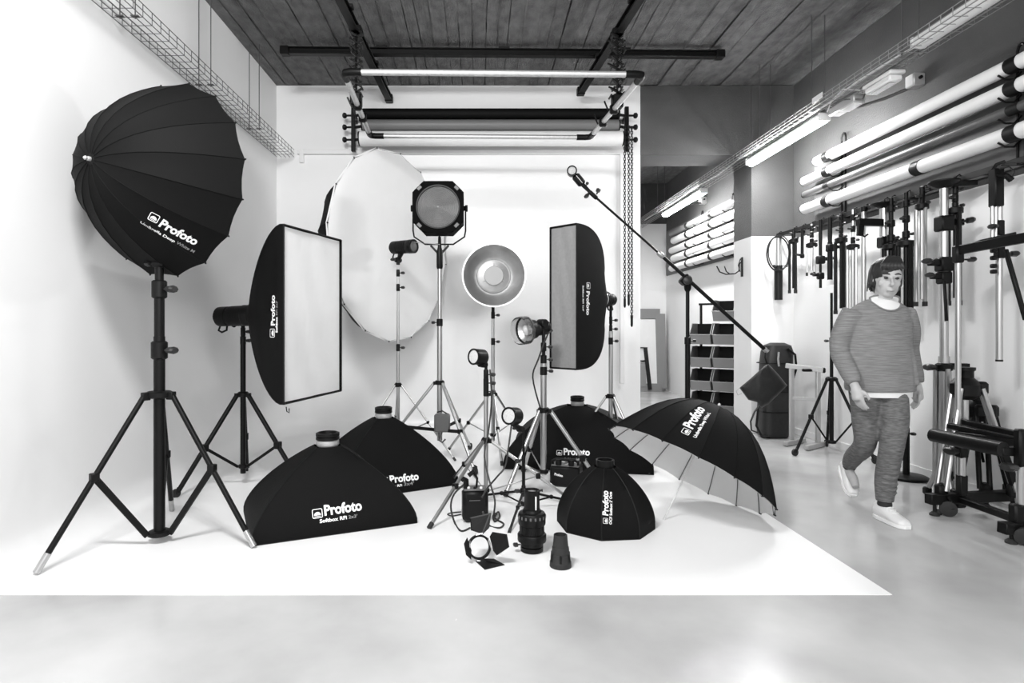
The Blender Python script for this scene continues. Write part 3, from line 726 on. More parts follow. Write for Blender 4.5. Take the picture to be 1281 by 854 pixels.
# ---------------------------------------------------------------- small round heads
cg = (.051, 4.25)
stand('low chrome stand with a small round head, front centre', cg, [V((-.308, 3.72)), V((.69, 4.20)), V((-.228, 4.83))], .455, [(.10, .86, .0155, 'chrome'), (.80, .99, .011, 'black')], rl=.0125, zhub=.10, brace_t=.55,
      knobs=((.80, .017), (.86, .017), (.92, .016)), braceflat=.010, rcol=.03)
def roundhead(label, p, d, mount, r=.058, L=.095, group=None):
    p = V(p); d = V(d).normalized(); T = thing('round_flash_head', label, 'flash head', p-V((0, 0, r)), group)
    MB().lathe([(r*.9, 0), (r, .008), (r, L)], p-d*L, d, 28).build('body', 'blackm', T)
    MB().ring(p-d*.002, d, r*.84, r*1.03, .010, 28).build('front_ring', 'black', T)
    MB().lathe([(r*.85, 0), (r*.8, .004), (.001, .007)], p+d*.001, d, 24).build('front_glass', 'glass', T)
    mt = V(mount); q = p-d*L*.5-V((0, 0, r*.95))
    MB().tube([q, lerp(q, mt, .4), mt], [.017, .020, .016], 10).build('grip', 'black', T)
    sd = d.cross(V((0, 0, 1))).normalized(); MB().lathe([(.018, -.024), (.022, -.02), (.022, .02), (.018, .024)], lerp(q, mt, .7), sd, 12).build('tilt_joint', 'black', T)
    add_knob(T, lerp(q, mt, .7)+sd*.02, sd, .8)
    return T
p = P(593, 446, 4.18); h1 = roundhead('small round flash head facing left, second tallest of three alike', p, (-.72, -.68, .08), (.051, 4.25, .99), r=.056)
ck = (.306, 4.1)
stand('short black stand with flat legs, front centre', ck, [V((.185, 3.65)), V((.756, 4.22)), V((-.024, 4.43))], .135, [(.03, .10, .012, 'chrome'), (.09, .36, .0115, 'blackm'), (.30, .56, .009, 'blackm')], rl=.0085, m='blackm', zhub=.05, brace_t=.4,
      knobs=((.14, .013), (.345, .011)), group=None, braceflat=.012, rcol=.024, kdir=(-1, -.4, 0))
p = P(637, 520, 4.04); h2 = roundhead('small round flash head facing left on the short black stand', p, (-.60, -.78, .12), (.306, 4.1, .545), r=.058)

# ---------------------------------------------------------------- zoom reflector head
cz = (.513, 4.75)
stand('sturdy chrome stand carrying the glass-lipped reflector head', cz, [V((.195, 4.42)), V((.958, 4.64)), V((.386, 5.19))], .60, [(.09, 1.03, .0245, 'chrome'), (1.0, 1.26, .014, 'black')], rl=.0165, zhub=.115, brace_t=.62,
      knobs=((.91, .025), (1.0, .022), (1.10, .020)), braceflat=.013)
T = thing('reflector_head', 'black flash head with clear-lipped silver reflector, aimed left', 'flash head', (.4, 4.7, 1.2))
zc = P(657, 413, 4.70); zd = V((-.80, -.56, -.10)).normalized()
MB().lathe([(.05, -.08), (.075, -.07), (.085, -.02), (.108, .02), (.112, .03), (.105, .028), (.08, -.02)], zc-zd*.02, zd, 32, caps=False).build('reflector', 'blackm', T)
MB().lathe([(.104, .006), (.075, -.03), (.05, -.055)], zc-zd*.004, zd, 28, caps=False).build('reflector_bowl', 'silver', T)
MB().lathe([(.112, 0), (.112, .055), (.108, .075), (.108, .055), (.104, .0)], zc-zd*.01, zd, 32, caps=False).build('clear_lip', 'glass2', T)
MB().lathe([(.045, 0), (.04, .035), (.001, .055)], zc-zd*.04, zd, 20).build('flash_tube_cover', 'glass', T)
MB().lathe([(.052, 0), (.058, .01), (.058, .11), (.05, .12), (.052, .15)], zc-zd*.23, zd, 24).build('body', 'blackm', T)
MB().tube([zc-zd*.17-V((0, 0, .04)), (cz[0], cz[1], 1.30), (cz[0], cz[1], 1.22)], [.022, .02, .015], 10).build('bracket', 'black', T)
sdz = zd.cross(V((0, 0, 1))).normalized(); MB().lathe([(.03, -.04), (.035, -.035), (.035, .035), (.03, .04)], (cz[0]-.01, cz[1], 1.285), sdz, 12).build('tilt_joint', 'black', T)
MB().tube(smooth([zc-zd*.21, zc-zd*.27+V((.01, 0, -.03)), (cz[0]+.03, cz[1]-.03, 1.2), (cz[0]-.05, cz[1]-.06, 1.0), (cz[0]-.09, cz[1]-.05, .86), (cz[0]-.03, cz[1]-.03, .62)]), .007, 6).build('cable', 'cord', T)

# ---------------------------------------------------------------- strip softbox
ce = (1.21, 5.5)
stand('chrome stand half hidden behind the narrow strip softbox', ce, feet3(ce, (1.45, 5.1)), .625, [(.15, 1.22, .020, 'chrome'), (1.15, 1.46, .013, 'black')], rl=.0115, zhub=.25, brace_t=.5, knobs=((1.13, .019), (1.24, .014), (1.32, .014)), braceflat=.012)
TL, BL, BR, TR = P(690, 284, 5.16), P(692, 460, 5.16), P(724, 462, 4.95), P(724, 281, 4.95)
Fs = (TL+BL+BR+TR)/4; ux = ((TR+BR)-(TL+BL)); ux.z = 0; a = ux.length/2; ux.normalize(); uy = V((0, 0, 1)); n = V((-ux.y, ux.x, 0))
if n.y < 0: n = -n
b = (TL.z-BL.z+TR.z-BR.z)/2
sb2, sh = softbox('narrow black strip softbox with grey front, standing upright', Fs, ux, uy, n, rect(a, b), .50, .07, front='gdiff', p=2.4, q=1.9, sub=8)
decal(sh, sb2, [(None, (733.5, 353), (733.5, 361), 1, 0, 'white'), ('Profoto', (733.5, 364), (733.5, 394), .24, .035, 'white'), ("Softbox RFi 1x4'", (728.5, 357), (728.5, 389), .09, .03, 'white')])
T = head(None, Fs+n*.48, -n, .20, .055, 'black flash head at the back of the strip softbox', glass=None, mount=(1.21, 5.5, 1.45))

# ---------------------------------------------------------------- boom with small head and sandbag
co = (1.95, 5.6)
T = stand('tall black boom stand between the strip softbox and the storage bins', co, feet3(co, (2.2, 5.15)), .55, [(.1, 1.15, .024, 'blackm'), (1.1, 1.62, .017, 'blackm')], rl=.014, m='blackm', zhub=.15, brace_t=.5,
          knobs=((1.13, .026),), group=None, braceflat=.016, rcol=.04)
MB().lathe([(.02, 0), (.03, .02), (.036, .06), (.03, .12), (.016, .14)], (co[0], co[1], 1.59), (0, 0, 1), 12).build('boom_socket', 'black', T)
T = thing('boom_arm', 'long black boom arm slanting down to the right over its stand', 'boom arm', (1.95, 5.55, 1.7))
e0 = P(741, 243, 5.55); e1 = P(826, 318, 5.52); e2 = P(857, 350, 5.51); e3 = P(958, 438, 5.48)
MB().tube([e0, e1], .0105, 10).build('inner_tube', 'blackm', T)
MB().tube([e1, e3], .0175, 12).build('outer_tube', 'blackm', T)
bd = (e3-e1).normalized(); MB().lathe([(.022, -.03), (.026, -.02), (.026, .03), (.02, .04)], e1, bd, 12).build('lock_collar', 'chrome', T)
MB().box(e2, (.07, .09, .10), Matrix.Rotation(math.atan2(-bd.z, bd.x), 3, 'Y'), .012).build('pivot_clamp', 'black', T)
MB().lathe([(.034, 0), (.038, .01), (.038, .04), (.02, .05)], e2+V((0, -.045, -.01)), (0, -1, 0), 14).build('pivot_knob', 'knob', T)
MB().lathe([(.014, -.04), (.02, -.03), (.02, .05), (.013, .06)], e0, bd, 12).build('tip_socket', 'black', T)
add_knob(T, e0+V((.0, -.01, .03))+bd*.05, (.4, -.3, 1), 1.2); add_knob(T, e0+V((-.0, -.01, -.02))-bd*.05, (-.6, -.3, -1), 1.2)
add_knob(T, e0+V((.0, -.01, .02))-bd*.08, (.4, -.3, 1), .8)
MB().ring(e3-bd*.02, bd, .014, .022, .04, 12).build('end_ring', 'chrome', T)
T = thing('round_flash_head', 'small round flash head at the upper tip of the boom arm', 'flash head', P(722, 225, 5.55))
pc = P(715.5, 213.5, 5.50); hdn = V((-.15, -1, -.05)).normalized()
MB().lathe([(.04, 0), (.044, .008), (.044, .084)], pc-hdn*.09, hdn, 26).build('body', 'blackm', T)
MB().ring(pc-hdn*.002, hdn, .036, .047, .014, 26).build('front_ring', 'black', T)
MB().lathe([(.036, 0), (.03, .004), (.001, .007)], pc+hdn*.003, hdn, 24).build('front_glass', 'glass', T)
q0 = P(719, 219, 5.54); q1 = P(729, 231, 5.55)
MB().bar(q0, q1, .075, .055, up=(0, 1, 0), bev=.014).build('battery_grip', 'black', T)
MB().bar(lerp(q0, q1, .1)+V((0, -.03, 0)), lerp(q0, q1, .9)+V((0, -.03, 0)), .005, .004, up=(0, 1, 0), bev=.001).build('grip_seam', 'whitep', T)
MB().tube([q1, e0], [.02, .014], 10).build('spigot', 'black', T)
T = thing('sandbag', 'black weight bag hanging from the low end of the boom', 'bag', P(958, 500, 5.4))
bagp = [(925, 485), (938, 474), (956, 458), (961, 455), (972, 466), (985, 482), (975, 492), (962, 505), (953, 510), (947, 503), (936, 500)]
mid = P(956, 480, 5.44); vs = []; N = len(bagp)
def dens(pl, k=4):
    out = []
    for i in range(len(pl)):
        for j in range(k): out.append(V(pl[i])+(V(pl[(i+1) % len(pl)])-V(pl[i]))*(j/k))
    return out
dn = dens(bagp); K = len(dn)
for (f, y) in ((1, 0), (.985, .02), (.95, .038), (.88, .05), (.80, .054)):
    for sg in (1,): vs += [P(956+(q.x-956)*f, 480+(q.y-480)*f, 5.44-y+.006*math.sin(q.x*.5)*(f < 1)) for q in dn]
nb = len(vs)
for (f, y) in ((.985, .02), (.95, .035), (.85, .045)): vs += [P(956+(q.x-956)*f, 480+(q.y-480)*f, 5.44+y) for q in dn]
fs = [(i*K+k, i*K+(k+1) % K, (i+1)*K+(k+1) % K, (i+1)*K+k) for i in range(4) for k in range(K)]
fs += [(k, (k+1) % K, 5*K+(k+1) % K, 5*K+k) for k in range(K)]+[(i*K+k, i*K+(k+1) % K, (i+1)*K+(k+1) % K, (i+1)*K+k) for i in (5, 6) for k in range(K)]
fs += [tuple(range(4*K, 5*K)), tuple(range(7*K, 8*K))]
MB().add(vs, fs).build('bag_body', 'bag', T)
MB().tube([e3+V((0, 0, -.0)), P(957, 447, 5.47), P(960, 457, 5.46)], .006, 6).build('hanging_loop', 'black', T)
MB().tube([P(925, 485, 5.44), P(921, 489, 5.44), P(923, 494, 5.44), P(928, 492, 5.44)], .003, 6).build('metal_ring', 'chrome', T)
MB().tube([P(950, 507, 5.43), P(944, 515, 5.43), P(939, 527, 5.43), P(940, 538, 5.43), P(948, 541, 5.43)], .008, 6).build('strap', 'bag', T)

# ================================================================ SOFTBOXES STANDING ON THE FLOOR
def floorbox(label, c, e, a, b, depth, ringr, p=1.75, q=1.3, lift=.045, wr=True, poly=None, **k):
    e = V((e[0], e[1], 0)).normalized(); f = V((-e.y, e.x, 0))
    return softbox(label, (c[0], c[1], lift), e, f, (0, 0, 1), poly or rect(a, b), depth, ringr, p=p, q=q, lip=lift-.003, white_ring=wr, **k)
fA, sA = floorbox('black softbox lying face down on the floor, front left', (-.997, 3.955), (.903, .41), .99, .72, .45, .072, lift=.035, sub=8, p=1.5, q=1.1)
decal(sA, fA, [(None, (391, 649), (404, 647), .9, 0, 'white'), ('Profoto', (406, 644.5), (453, 637.5), .27, .035, 'white'), ('Softbox RFi', (400, 654), (434, 649), .13, .03, 'white'), ("2x3'", (436, 648.5), (447, 647), .36, .02, 'greyp')])
fB, sB = floorbox('black softbox lying face down behind the front left one', (-.771, 4.85), (.87, .49), .98, .74, .50, .066, lift=.035, sub=8, p=1.5, q=1.1)
decal(sB, fB, [(None, (479, 605), (486, 604), 1, 0, 'white'), ('Profoto', (488, 604), (524, 599.5), .24, .035, 'white'), ("Softbox RFi", (480, 611), (503, 608), .12, .03, 'white'), ("3x4'", (505, 607.5), (518, 606), .3, .02, 'greyp')])
fC, sC = floorbox('widest black softbox on the floor, behind the sturdy chrome stand', (.93, 5.66), (1, -.17), 1.28, .95, .49, .062, lift=.04, p=1.9, q=1.25, sub=8)
decal(sC, fC, [(None, (696, 569), (703, 569.5), .9, 0, 'white'), ('Profoto', (705, 568.5), (738, 569.5), .26, .035, 'white'), ("Softbox RFi 4x6'", (706, 575), (734, 576), .1, .03, 'greyp')])
oc = []
for k in range(8):
    a = 2*PI*(k+.5)/8+.12; oc.append((.302*math.cos(a), .302*math.sin(a)))
fD, sD = floorbox('small eight-sided black softbox standing on the floor, front centre right', (.80, 3.80), (1, 0), 0, 0, .33, .056, p=1.8, q=1.25, lift=.05, wr=False, poly=oc, sub=4)
decal(sD, fD, [(None, (760.5, 655), (760.5, 648), 1, 0, 'white'), ('Profoto', (760.5, 645), (760.5, 614), .26, .035, 'white'), ("OCF Softbox 2' Octa", (765, 656), (765, 615), .085, .03, 'white')])
T, sf = umbrella('open black umbrella with white lining resting on the floor', (1.383, 3.97, .310), (.50, .20, .843), .572, .47, 2.3, rot=.1, shaft=.42, zroot=0)
decal(sf, T, [(None, (861, 545), (865, 539), 1, 0, 'white'), ('Profoto', (866, 537), (882, 512), .26, .035, 'white'), ("Umbrella Deep White L", (871, 548), (889, 517), .075, .03, 'white')])
# ================================================================ SMALL THINGS ON THE PAINTED FLOOR
# battery pack with two handles
bp = G(594, 656); th = 0.10
T = thing('battery_pack', 'black battery pack with two grips standing behind the barn doors', 'battery pack', (bp.x, bp.y+.06, 0))
Rz = Matrix.Rotation(.12, 3, 'Z')
MB().box((bp.x, bp.y+.07, .108), (.165, .115, .205), Rz, .022).build('case', 'black', T)
MB().box((bp.x, bp.y+.07, .213), (.150, .10, .012), Rz, .004).build('top_panel', 'dull', T)
for k in (-.04, 0, .04): MB().lathe([(.010, 0), (.010, .010), (.006, .013)], (bp.x+k, bp.y+.04, .218), (0, 0, 1), 12).build('dial', 'whitep' if k else 'black', T)
MB().box((bp.x, bp.y+.009, .15), (.07, .004, .004), Rz).build('vent_slot', 'dull', T)
MB().tube([(bp.x-.055, bp.y+.05, .20), (bp.x-.058, bp.y+.05, .27), (bp.x-.07, bp.y+.03, .285), (bp.x-.085, bp.y+.03, .27)], [.018, .018, .015, .010], 8).build('plug', 'black', T)
MB().tube([(bp.x+.01, bp.y+.06, .22), (bp.x+.015, bp.y+.06, .28), (bp.x-.01, bp.y+.05, .325), (bp.x-.04, bp.y+.05, .30)], [.007, .007, .017, .016], 8).build('plug', 'black', T)
# generator pack behind the eight-sided box
gp = G(712, 612)
T = thing('generator_pack', 'black generator pack with top handle, behind the eight-sided softbox', 'power pack', (gp.x+.05, gp.y+.12, 0))
Rz = Matrix.Rotation(-.28, 3, 'Z'); cx, cy = gp.x+.0, gp.y+.14
gm = MB().box((cx, cy, .086), (.235, .22, .165), Rz, .018); gm.build('case', 'black', T)
MB().box((cx, cy, .170), (.215, .20, .010), Rz, .003).build('top_panel', 'dull', T)
hb = [(-.10, -.10), (-.10, -.05), (.10, -.05), (.10, -.10)]
MB().tube([V((cx, cy, 0))+Rz @ V(q) for q in ((-.10, -.06, .17), (-.10, -.07, .20), (-.07, -.07, .215), (.07, -.07, .215), (.10, -.07, .20), (.10, -.06, .17))], .012, 8).build('handle', 'black', T)
for k in range(4): MB().lathe([(.014, 0), (.014, .014), (.009, .018)], V((cx, cy, .174))+Rz @ V((-.07+.045*k, .02, 0)), (0, 0, 1), 12).build('dial', 'whitep' if k % 2 else 'black', T)
for k in (-1, 1): MB().lathe([(.022, 0), (.024, .01), (.020, .045)], V((cx, cy, .174))+Rz @ V((k*.05, -.09, 0)), (0, 0, 1), 12).build('socket', 'black', T)
decal(gm, T, [('Profoto', (693.5, 594), (704, 596.5), .3, .03, 'white')])
for sx in (-1, 1):
    q = V((cx, cy, 0))+Rz @ V((sx*.085, -.111, .05)); MB().box(q, (.028, .004, .03), Rz, .001).build('corner_mark', 'blackm', T)
# barn doors lying on the floor
bo = P(600, 684, 3.42); T = thing('barn_doors', 'black barn door ring with four flaps standing on the floor', 'barn doors', (bo.x, bo.y, 0))
ax = V((.22, -.95, .20)).normalized(); u = ax.cross(V((0, 0, 1))).normalized(); u = -u if u.x < 0 else u; w2 = u.cross(ax).normalized(); w2 = w2 if w2.z > 0 else -w2
bo = V((bo.x, bo.y, .085))
bo = P(599.5, 684, 3.22)
MB().ring(bo-ax*.012, ax, .053, .064, .022, 36).build('ring', 'blackm', T)
def flap(pts, m='blackm'):
    q = [P(a, b, y) for (a, b, y) in pts]; nn = (q[1]-q[0]).cross(q[2]-q[0]).normalized()*.0025
    MB().plate(q, nn, .0025).build('flap', m, T)
flap([(589, 663, 3.20), (604, 668, 3.20), (612, 660, 3.21), (614.5, 641, 3.26), (588, 647, 3.26)])
flap([(612.5, 671, 3.18), (616, 665, 3.18), (634, 668, 3.14), (637, 684, 3.14), (621.5, 694.5, 3.15), (617, 689, 3.17)])
q = [G(595, 702, .006), G(602, 699, .02), G(618, 699, .006), G(631.5, 706.5, .004), G(606.5, 712.5, .004)]
MB().plate(q, (0, 0, 1), .0025).build('flap', 'blackm', T)
flap([(580.5, 680, 3.17), (584.5, 672, 3.18), (590, 688, 3.18), (589.5, 700, 3.16), (583, 694, 3.16)])
for a, b in (((596, 668), (603, 666)), ((611, 674), (615, 685)), ((597, 700), (607, 701)), ((588, 678), (587, 695))):
    q0 = P(*a, 3.19); q1 = P(*b, 3.19); MB().tube([q0+(q1-q0)*-.1, q0+V((0, -.012, 0)), q1+V((0, -.012, 0)), q1+(q1-q0)*.1], .0035, 6).build('hinge', 'chrome', T)
# optical spot projector standing on its face
sp = G(667, 696); T = thing('optical_spot', 'black zoom spot projector with ribbed barrel standing on end', 'spot projector', (sp.x, sp.y+.07, 0)); k = .00436
X, Y = sp.x, sp.y+.08
yy = 3.42+.0
def zpx(p): return 1.25-(p-410)*Y/F
pr = [(.058, .0), (.066, .006), (.066, .03), (.060, .034), (.066, .040), (.066, .062), (.082, .066), (.084, .075), (.084, .105), (.080, .112), (.070, .114), (.068, .165), (.078, .170), (.080, .18), (.080, .232), (.074, .242), (.055, .246), (.05, .262), (.042, .264)]; pr = [(r*.96, h*.9) for r, h in pr]
MB().lathe(pr, (X, Y, .001), (0, 0, 1), 36).build('barrel', 'blackm', T)
MB().lathe([(.044, 0), (.042, .088), (.044, .092), (.044, .108), (.040, .110), (.037, .098), (.034, .09)], (X-.0, Y, .236), (0, 0, 1), 30).build('lens_tube', 'blackm', T)
MB().lathe([(.038, 0), (.001, .004)], (X, Y, .330), (0, 0, 1), 24).build('lens', 'glass', T)
for j in range(18):
    a = 2*PI*j/18; MB().box((X+.0775*math.cos(a), Y+.0775*math.sin(a), .198), (.003, .010, .016), Matrix.Rotation(a, 3, 'Z'), .001).build('vent_slot', 'dull', T)
for j in range(14):
    a = 2*PI*j/14; MB().box((X+.0665*math.cos(a), Y+.0665*math.sin(a), .126), (.005, .012, .045), Matrix.Rotation(a, 3, 'Z'), .0015).build('grip_rib', 'black', T)
MB().box((X+.018, Y-.045, .28), (.008, .004, .075), bev=.001).build('scale_strip', 'whitep', T)
add_knob(T, (X-.066, Y-.02, .045), (-1, -.2, 0), .8); MB().lathe([(.006, 0), (.008, .016)], (X+.045, Y, .34), (1, 0, 0), 8).build('screw', 'steel', T)
# tapered snoot
sn = G(703, 714); X, Y = sn.x, sn.y+.055
T = thing('snoot', 'small tapered black snoot standing front of the spot projector', 'snoot', (X, Y, 0))
pr = [(r*.95, h*.9) for r, h in [(.058, 0), (.060, .004), (.059, .03), (.056, .034), (.052, .075), (.049, .078), (.046, .115), (.043, .118), (.039, .158), (.037, .186), (.034, .188), (.033, .18), (.038, .1)]]
MB().lathe(pr, (X, Y, .001), (0, 0, 1), 32).build('cone', 'rubber', T)
for j in range(6):
    a = 2*PI*j/6+.4; q = V((math.cos(a), math.sin(a), 0)); MB().bar(V((X, Y, .035))+q*.056, V((X, Y, .075))+q*.052, .012, .005, up=q).build('ridge', 'black', T)
# cables
def cable(label, pts, r=.006):
    o = []; p = [V(q) for q in pts]; n = len(p)
    for i in range(n-1):
        p0 = p[max(i-1, 0)]; p1 = p[i]; p2 = p[i+1]; p3 = p[min(i+2, n-1)]
        for k in range(5):
            t = k/5; o.append(.5*((2*p1)+(p2-p0)*t+(2*p0-5*p1+4*p2-p3)*t*t+(3*p1-p0-3*p2+p3)*t**3))
    o.append(p[-1]); mb = MB().tube(o, r, 7); ob = mb.build('cable', 'cord'); tag(ob, label, 'cable'); return ob
cable('black cable running down the low chrome stand to the battery pack', [P(613, 462, 4.14), P(615, 500, 4.12), P(611, 540, 4.1), P(606, 570, 4.05), P(612, 600, 3.98), P(619, 625, 3.9), G(618, 645, .03), G(622, 650, .01), G(630, 655, .008), G(625, 660, .008), G(612, 657, .01), P(604, 640, 3.66)])
cable('black cable joining the short black stand head and the battery pack', [P(640, 531, 4.07), P(636, 560, 4.02), P(632, 583, 4.0), P(622, 596, 3.96), P(610, 610, 3.84), P(603, 622, 3.74)])
cable('black cable looping left of the battery pack on the floor', [P(580, 606, 3.74), P(568, 618, 3.76), P(564, 634, 3.78), G(569, 654, .008), G(577, 664, .008), G(588, 660, .008)])
cable('thin black cable loop lying on the floor left of the battery pack', [G(577, 640, .008), G(566, 641, .008), G(560, 643, .008), G(566, 645, .008), G(577, 643, .008)], .004)
cable('black cable knot on the floor between the battery pack and spot projector', [G(618, 648, .01), G(623, 640, .02), G(625, 646, .012), G(619, 652, .01), G(617, 645, .03), G(622, 641, .01)], .006)

# ================================================================ FAR BAY AND THE PILLAR
T = thing('leaning_mirror', 'grey framed mirror with modelled reflection leaning on the far wall beside the backdrop', 'frame', (3.3, 11.85, 0))
def lean(x, z, o=0): return V((x, 11.93-(1.62-z)*.10-o, z))
def fr(x0, x1, z0, z1, wd, o, m, nm):
    for (a, b) in (((x0, z0), (x1, z0)), ((x0, z1), (x1, z1)), ((x0, z0), (x0, z1)), ((x1, z0), (x1, z1))):
        MB().bar(lean(a[0], a[1], o), lean(b[0], b[1], o), wd, .03, up=(0, 1, 0)).build(nm, m, T)
fr(2.5, 3.60, .06, 1.53, .20, .0, 'frameg', 'frame_bar')  # reflection in the mirror put in as coloured sheets and dark bars
MB().plate([lean(2.6, .16, .01), lean(3.5, .16, .01), lean(3.5, 1.42, .01), lean(2.6, 1.42, .01)], (0, -1, 0), .004).build('mirrored_white', 'whitep', T)
MB().bar(lean(3.35, .04, .05), lean(3.28, .86, .05), .07, .03, up=(0, 1, 0)).build('mirrored_post', 'steel', T)
MB().bar(lean(2.6, .86, .05), lean(3.32, .86, .05), .02, .02, up=(0, 1, 0)).build('mirrored_bar', 'steel', T)
MB().bar(lean(2.6, .60, .05), lean(3.30, .60, .05), .03, .02, up=(0, 1, 0)).build('mirrored_bar', 'steel', T)
MB().plate([lean(2.6, .10, .03), lean(3.28, .10, .03), lean(3.28, .56, .03), lean(2.6, .56, .03)], (0, -1, 0), .006).build('mirrored_grey', 'frameg', T)
T = thing('backing_board', 'grey board behind the paper rolls in the far bay', 'board', (3.72, 9.8, 2.28))
MB().box((3.73, 9.9, 2.72), (.02, 4.0, .88), bev=.003).build('board', 'board', T)
T = thing('backing_board', 'grey board behind the paper rolls on the near right wall', 'board', (3.72, 5.0, 2.28))
MB().box((3.73, 4.95, 2.70), (.02, 3.4, .68), bev=.003).build('board', 'board', T)
zs = [3.02, 2.865, 2.72, 2.56]
lab = ['topmost of the four', 'second from top of the four', 'darker, third from top of the four', 'lowest of the four']
for i, z in enumerate(zs):
    roll('paper_roll', 'paper roll on the near right wall, '+lab[i], (3.60, 3.6 if i != 2 else 3.7, z), (3.60, 6.62-.03*(i == 0)*8, z), (.052, .052, .036, .056)[i], ('rollw', 'rollw', 'rolld', 'rollw')[i],
         group='rolls on the near right wall', bands=(6.18, 4.02) if i != 3 else (6.18, 4.9, 4.02))
lab = ['topmost of the five', 'second from top of the five', 'middle of the five', 'fourth from top of the five', 'lowest of the five']
for i, z in enumerate((3.01, 2.86, 2.69, 2.53, 2.36)):
    roll('paper_roll', 'paper roll in the far bay, '+lab[i], (3.60, 8.0, z), (3.60, 11.2-.12*(i % 2), z), (.058, .062, .058, .064, .060)[i], ('rollg', 'rollw', 'rollw', 'rollw', 'rollw')[i], group='rolls in the far bay', bands=(10.3, 9.25))
def bracket(y, z0, z1, label, zr):
    T = thing('roll_bracket', label, 'bracket', (3.72, y, z0))
    mb = MB(); 
    for s in (-1, 1): MB().box((3.712, y+s*.030, (z0+z1)/2), (.012, .016, z1-z0), bev=.002).build('slotted_strip', 'steel', T)
    pts = [(3.712, y-.032, z1-.02), (3.712, y-.034, z1+.05), (3.712, y-.02, z1+.085), (3.712, y, z1+.095), (3.712, y+.02, z1+.085), (3.712, y+.034, z1+.05), (3.712, y+.032, z1-.02)]
    MB().tube(pts, .010, 6).build('hanging_loop', 'steel', T)
    for z in zr:
        MB().tube([(3.71, y, z-.02), (3.66, y, z-.072), (3.60, y, z-.072), (3.55, y, z-.045)], .007, 6).build('cradle', 'steel', T)
bracket(6.10, 2.42, 3.14, 'slotted roll bracket at the left end of the near rolls', zs)
bracket(4.10, 2.42, 3.10, 'slotted roll bracket at the right end of the near rolls', zs)
bracket(9.95, 2.3, 3.10, 'slotted roll bracket on the far bay board, left one', (3.01, 2.86, 2.69, 2.53, 2.36))
bracket(8.75, 2.3, 3.12, 'slotted roll bracket on the far bay board, right one', (3.01, 2.86, 2.69, 2.53, 2.36))
# hook on the pillar
T = thing('wall_hook', 'black double hook on the left side of the pillar', 'hook', (3.2, 7.35, 1.9))
MB().box((3.238, 7.38, 2.0), (.012, .05, .24), bev=.004).build('hook_plate', 'steel', T)
MB().tube([(3.232, 7.38, 2.06), (3.20, 7.36, 2.04), (3.19, 7.35, 1.95), (3.12, 7.3, 1.91), (3.0, 7.28, 1.90), (2.92, 7.27, 1.93), (2.88, 7.26, 2.00)], .008, 7).build('hook_arm', 'steel', T)
MB().tube([(3.05, 7.29, 1.905), (2.98, 7.22, 1.93), (2.95, 7.2, 1.99)], .007, 7).build('hook_tine', 'steel', T)
MB().tube([(3.22, 7.38, 2.10), (3.19, 7.37, 2.02), (3.215, 7.38, 1.94)], .006, 6).build('spring', 'steel', T)
# storage bins on the far right wall
ba = math.radians(37); bf = V((-math.sin(ba), -math.cos(ba), 0)); bs = V((math.cos(ba), -math.sin(ba), 0))
c0 = [V((3.13, 8.45, 0)), V((3.13, 8.45, 0))+bs*.31]; zrow = (1.345, 1.02, .695, .37, .045)
T = thing('bin_rack', 'black rack frame carrying the storage bins behind the pillar', 'rack', c0[0]-bf*.35)
for q in (c0[0]-bs*.10, c0[1]+bs*.10): q = q-bf*.34; MB().box((q.x, q.y, .80), (.03, .03, 1.6), bev=.003).build('upright', 'steel', T)
for z in zrow: MB().bar(c0[0]-bf*.34-bs*.13+V((0, 0, z+.25)), c0[1]-bf*.34+bs*.13+V((0, 0, z+.25)), .03, .03).build('rail_bar', 'steel', T)
def bin_(label, c, z):
    T = thing('storage_bin', label, 'storage bin', (c.x, c.y, z), 'storage bins behind the pillar')
    w, t = .142, .006
    def q(f, s, h): return c+bf*f+bs*s+V((0, 0, z+h))
    for s in (-1, 1): MB().plate([q(-.30, s*w, 0), q(-.30, s*w, .29), q(-.06, s*w, .29), q(.06, s*w, .135), q(.0, s*w, 0)], -bs*s, t).build('side_wall', 'bin', T)
    MB().plate([q(.0, -w, 0), q(.06, -w, .135), q(.06, w, .135), q(.0, w, 0)], bf*-1, t).build('front_wall', 'binlit', T)
    MB().plate([q(-.30, -w, 0), q(-.30, w, 0), q(.0, w, 0), q(.0, -w, 0)], (0, 0, 1), t).build('bottom', 'bin', T)
    MB().plate([q(-.30, -w, 0), q(-.30, w, 0), q(-.30, w, .29), q(-.30, -w, .29)], bf, t).build('back_wall', 'black', T)
    MB().tube([q(-.30, -w, .29), q(-.06, -w, .29), q(.06, -w, .135), q(.06, w, .135), q(-.06, w, .29), q(-.30, w, .29)], .0075, 6).build('rim', 'binrim', T)
for i, z in enumerate(zrow):
    nm = ('top', 'second', 'third', 'fourth', 'lowest')[i]
    for side in (0, 1):
        if i == 0 and side == 0: continue
        sn_ = ('left', 'right')[side]; c = c0[side]
        bin_('grey open storage bin, %s one in the %s row behind the pillar' % (sn_, nm), c, z)
        rr = random.Random(i*2+side); pts = [c+bf*(-.05-.2*rr.random())+bs*rr.uniform(-.09, .09)+V((0, 0, z+.03+.10*rr.random())) for _ in range(9)]
        o = MB().tube(pts, .013, 6).build('coiled_cable', 'black' if (i+side) % 3 else 'zinc'); tag(o, 'loose cable heap in the %s storage bin of the %s row' % (sn_, nm), 'cable', 'cables in the bins')
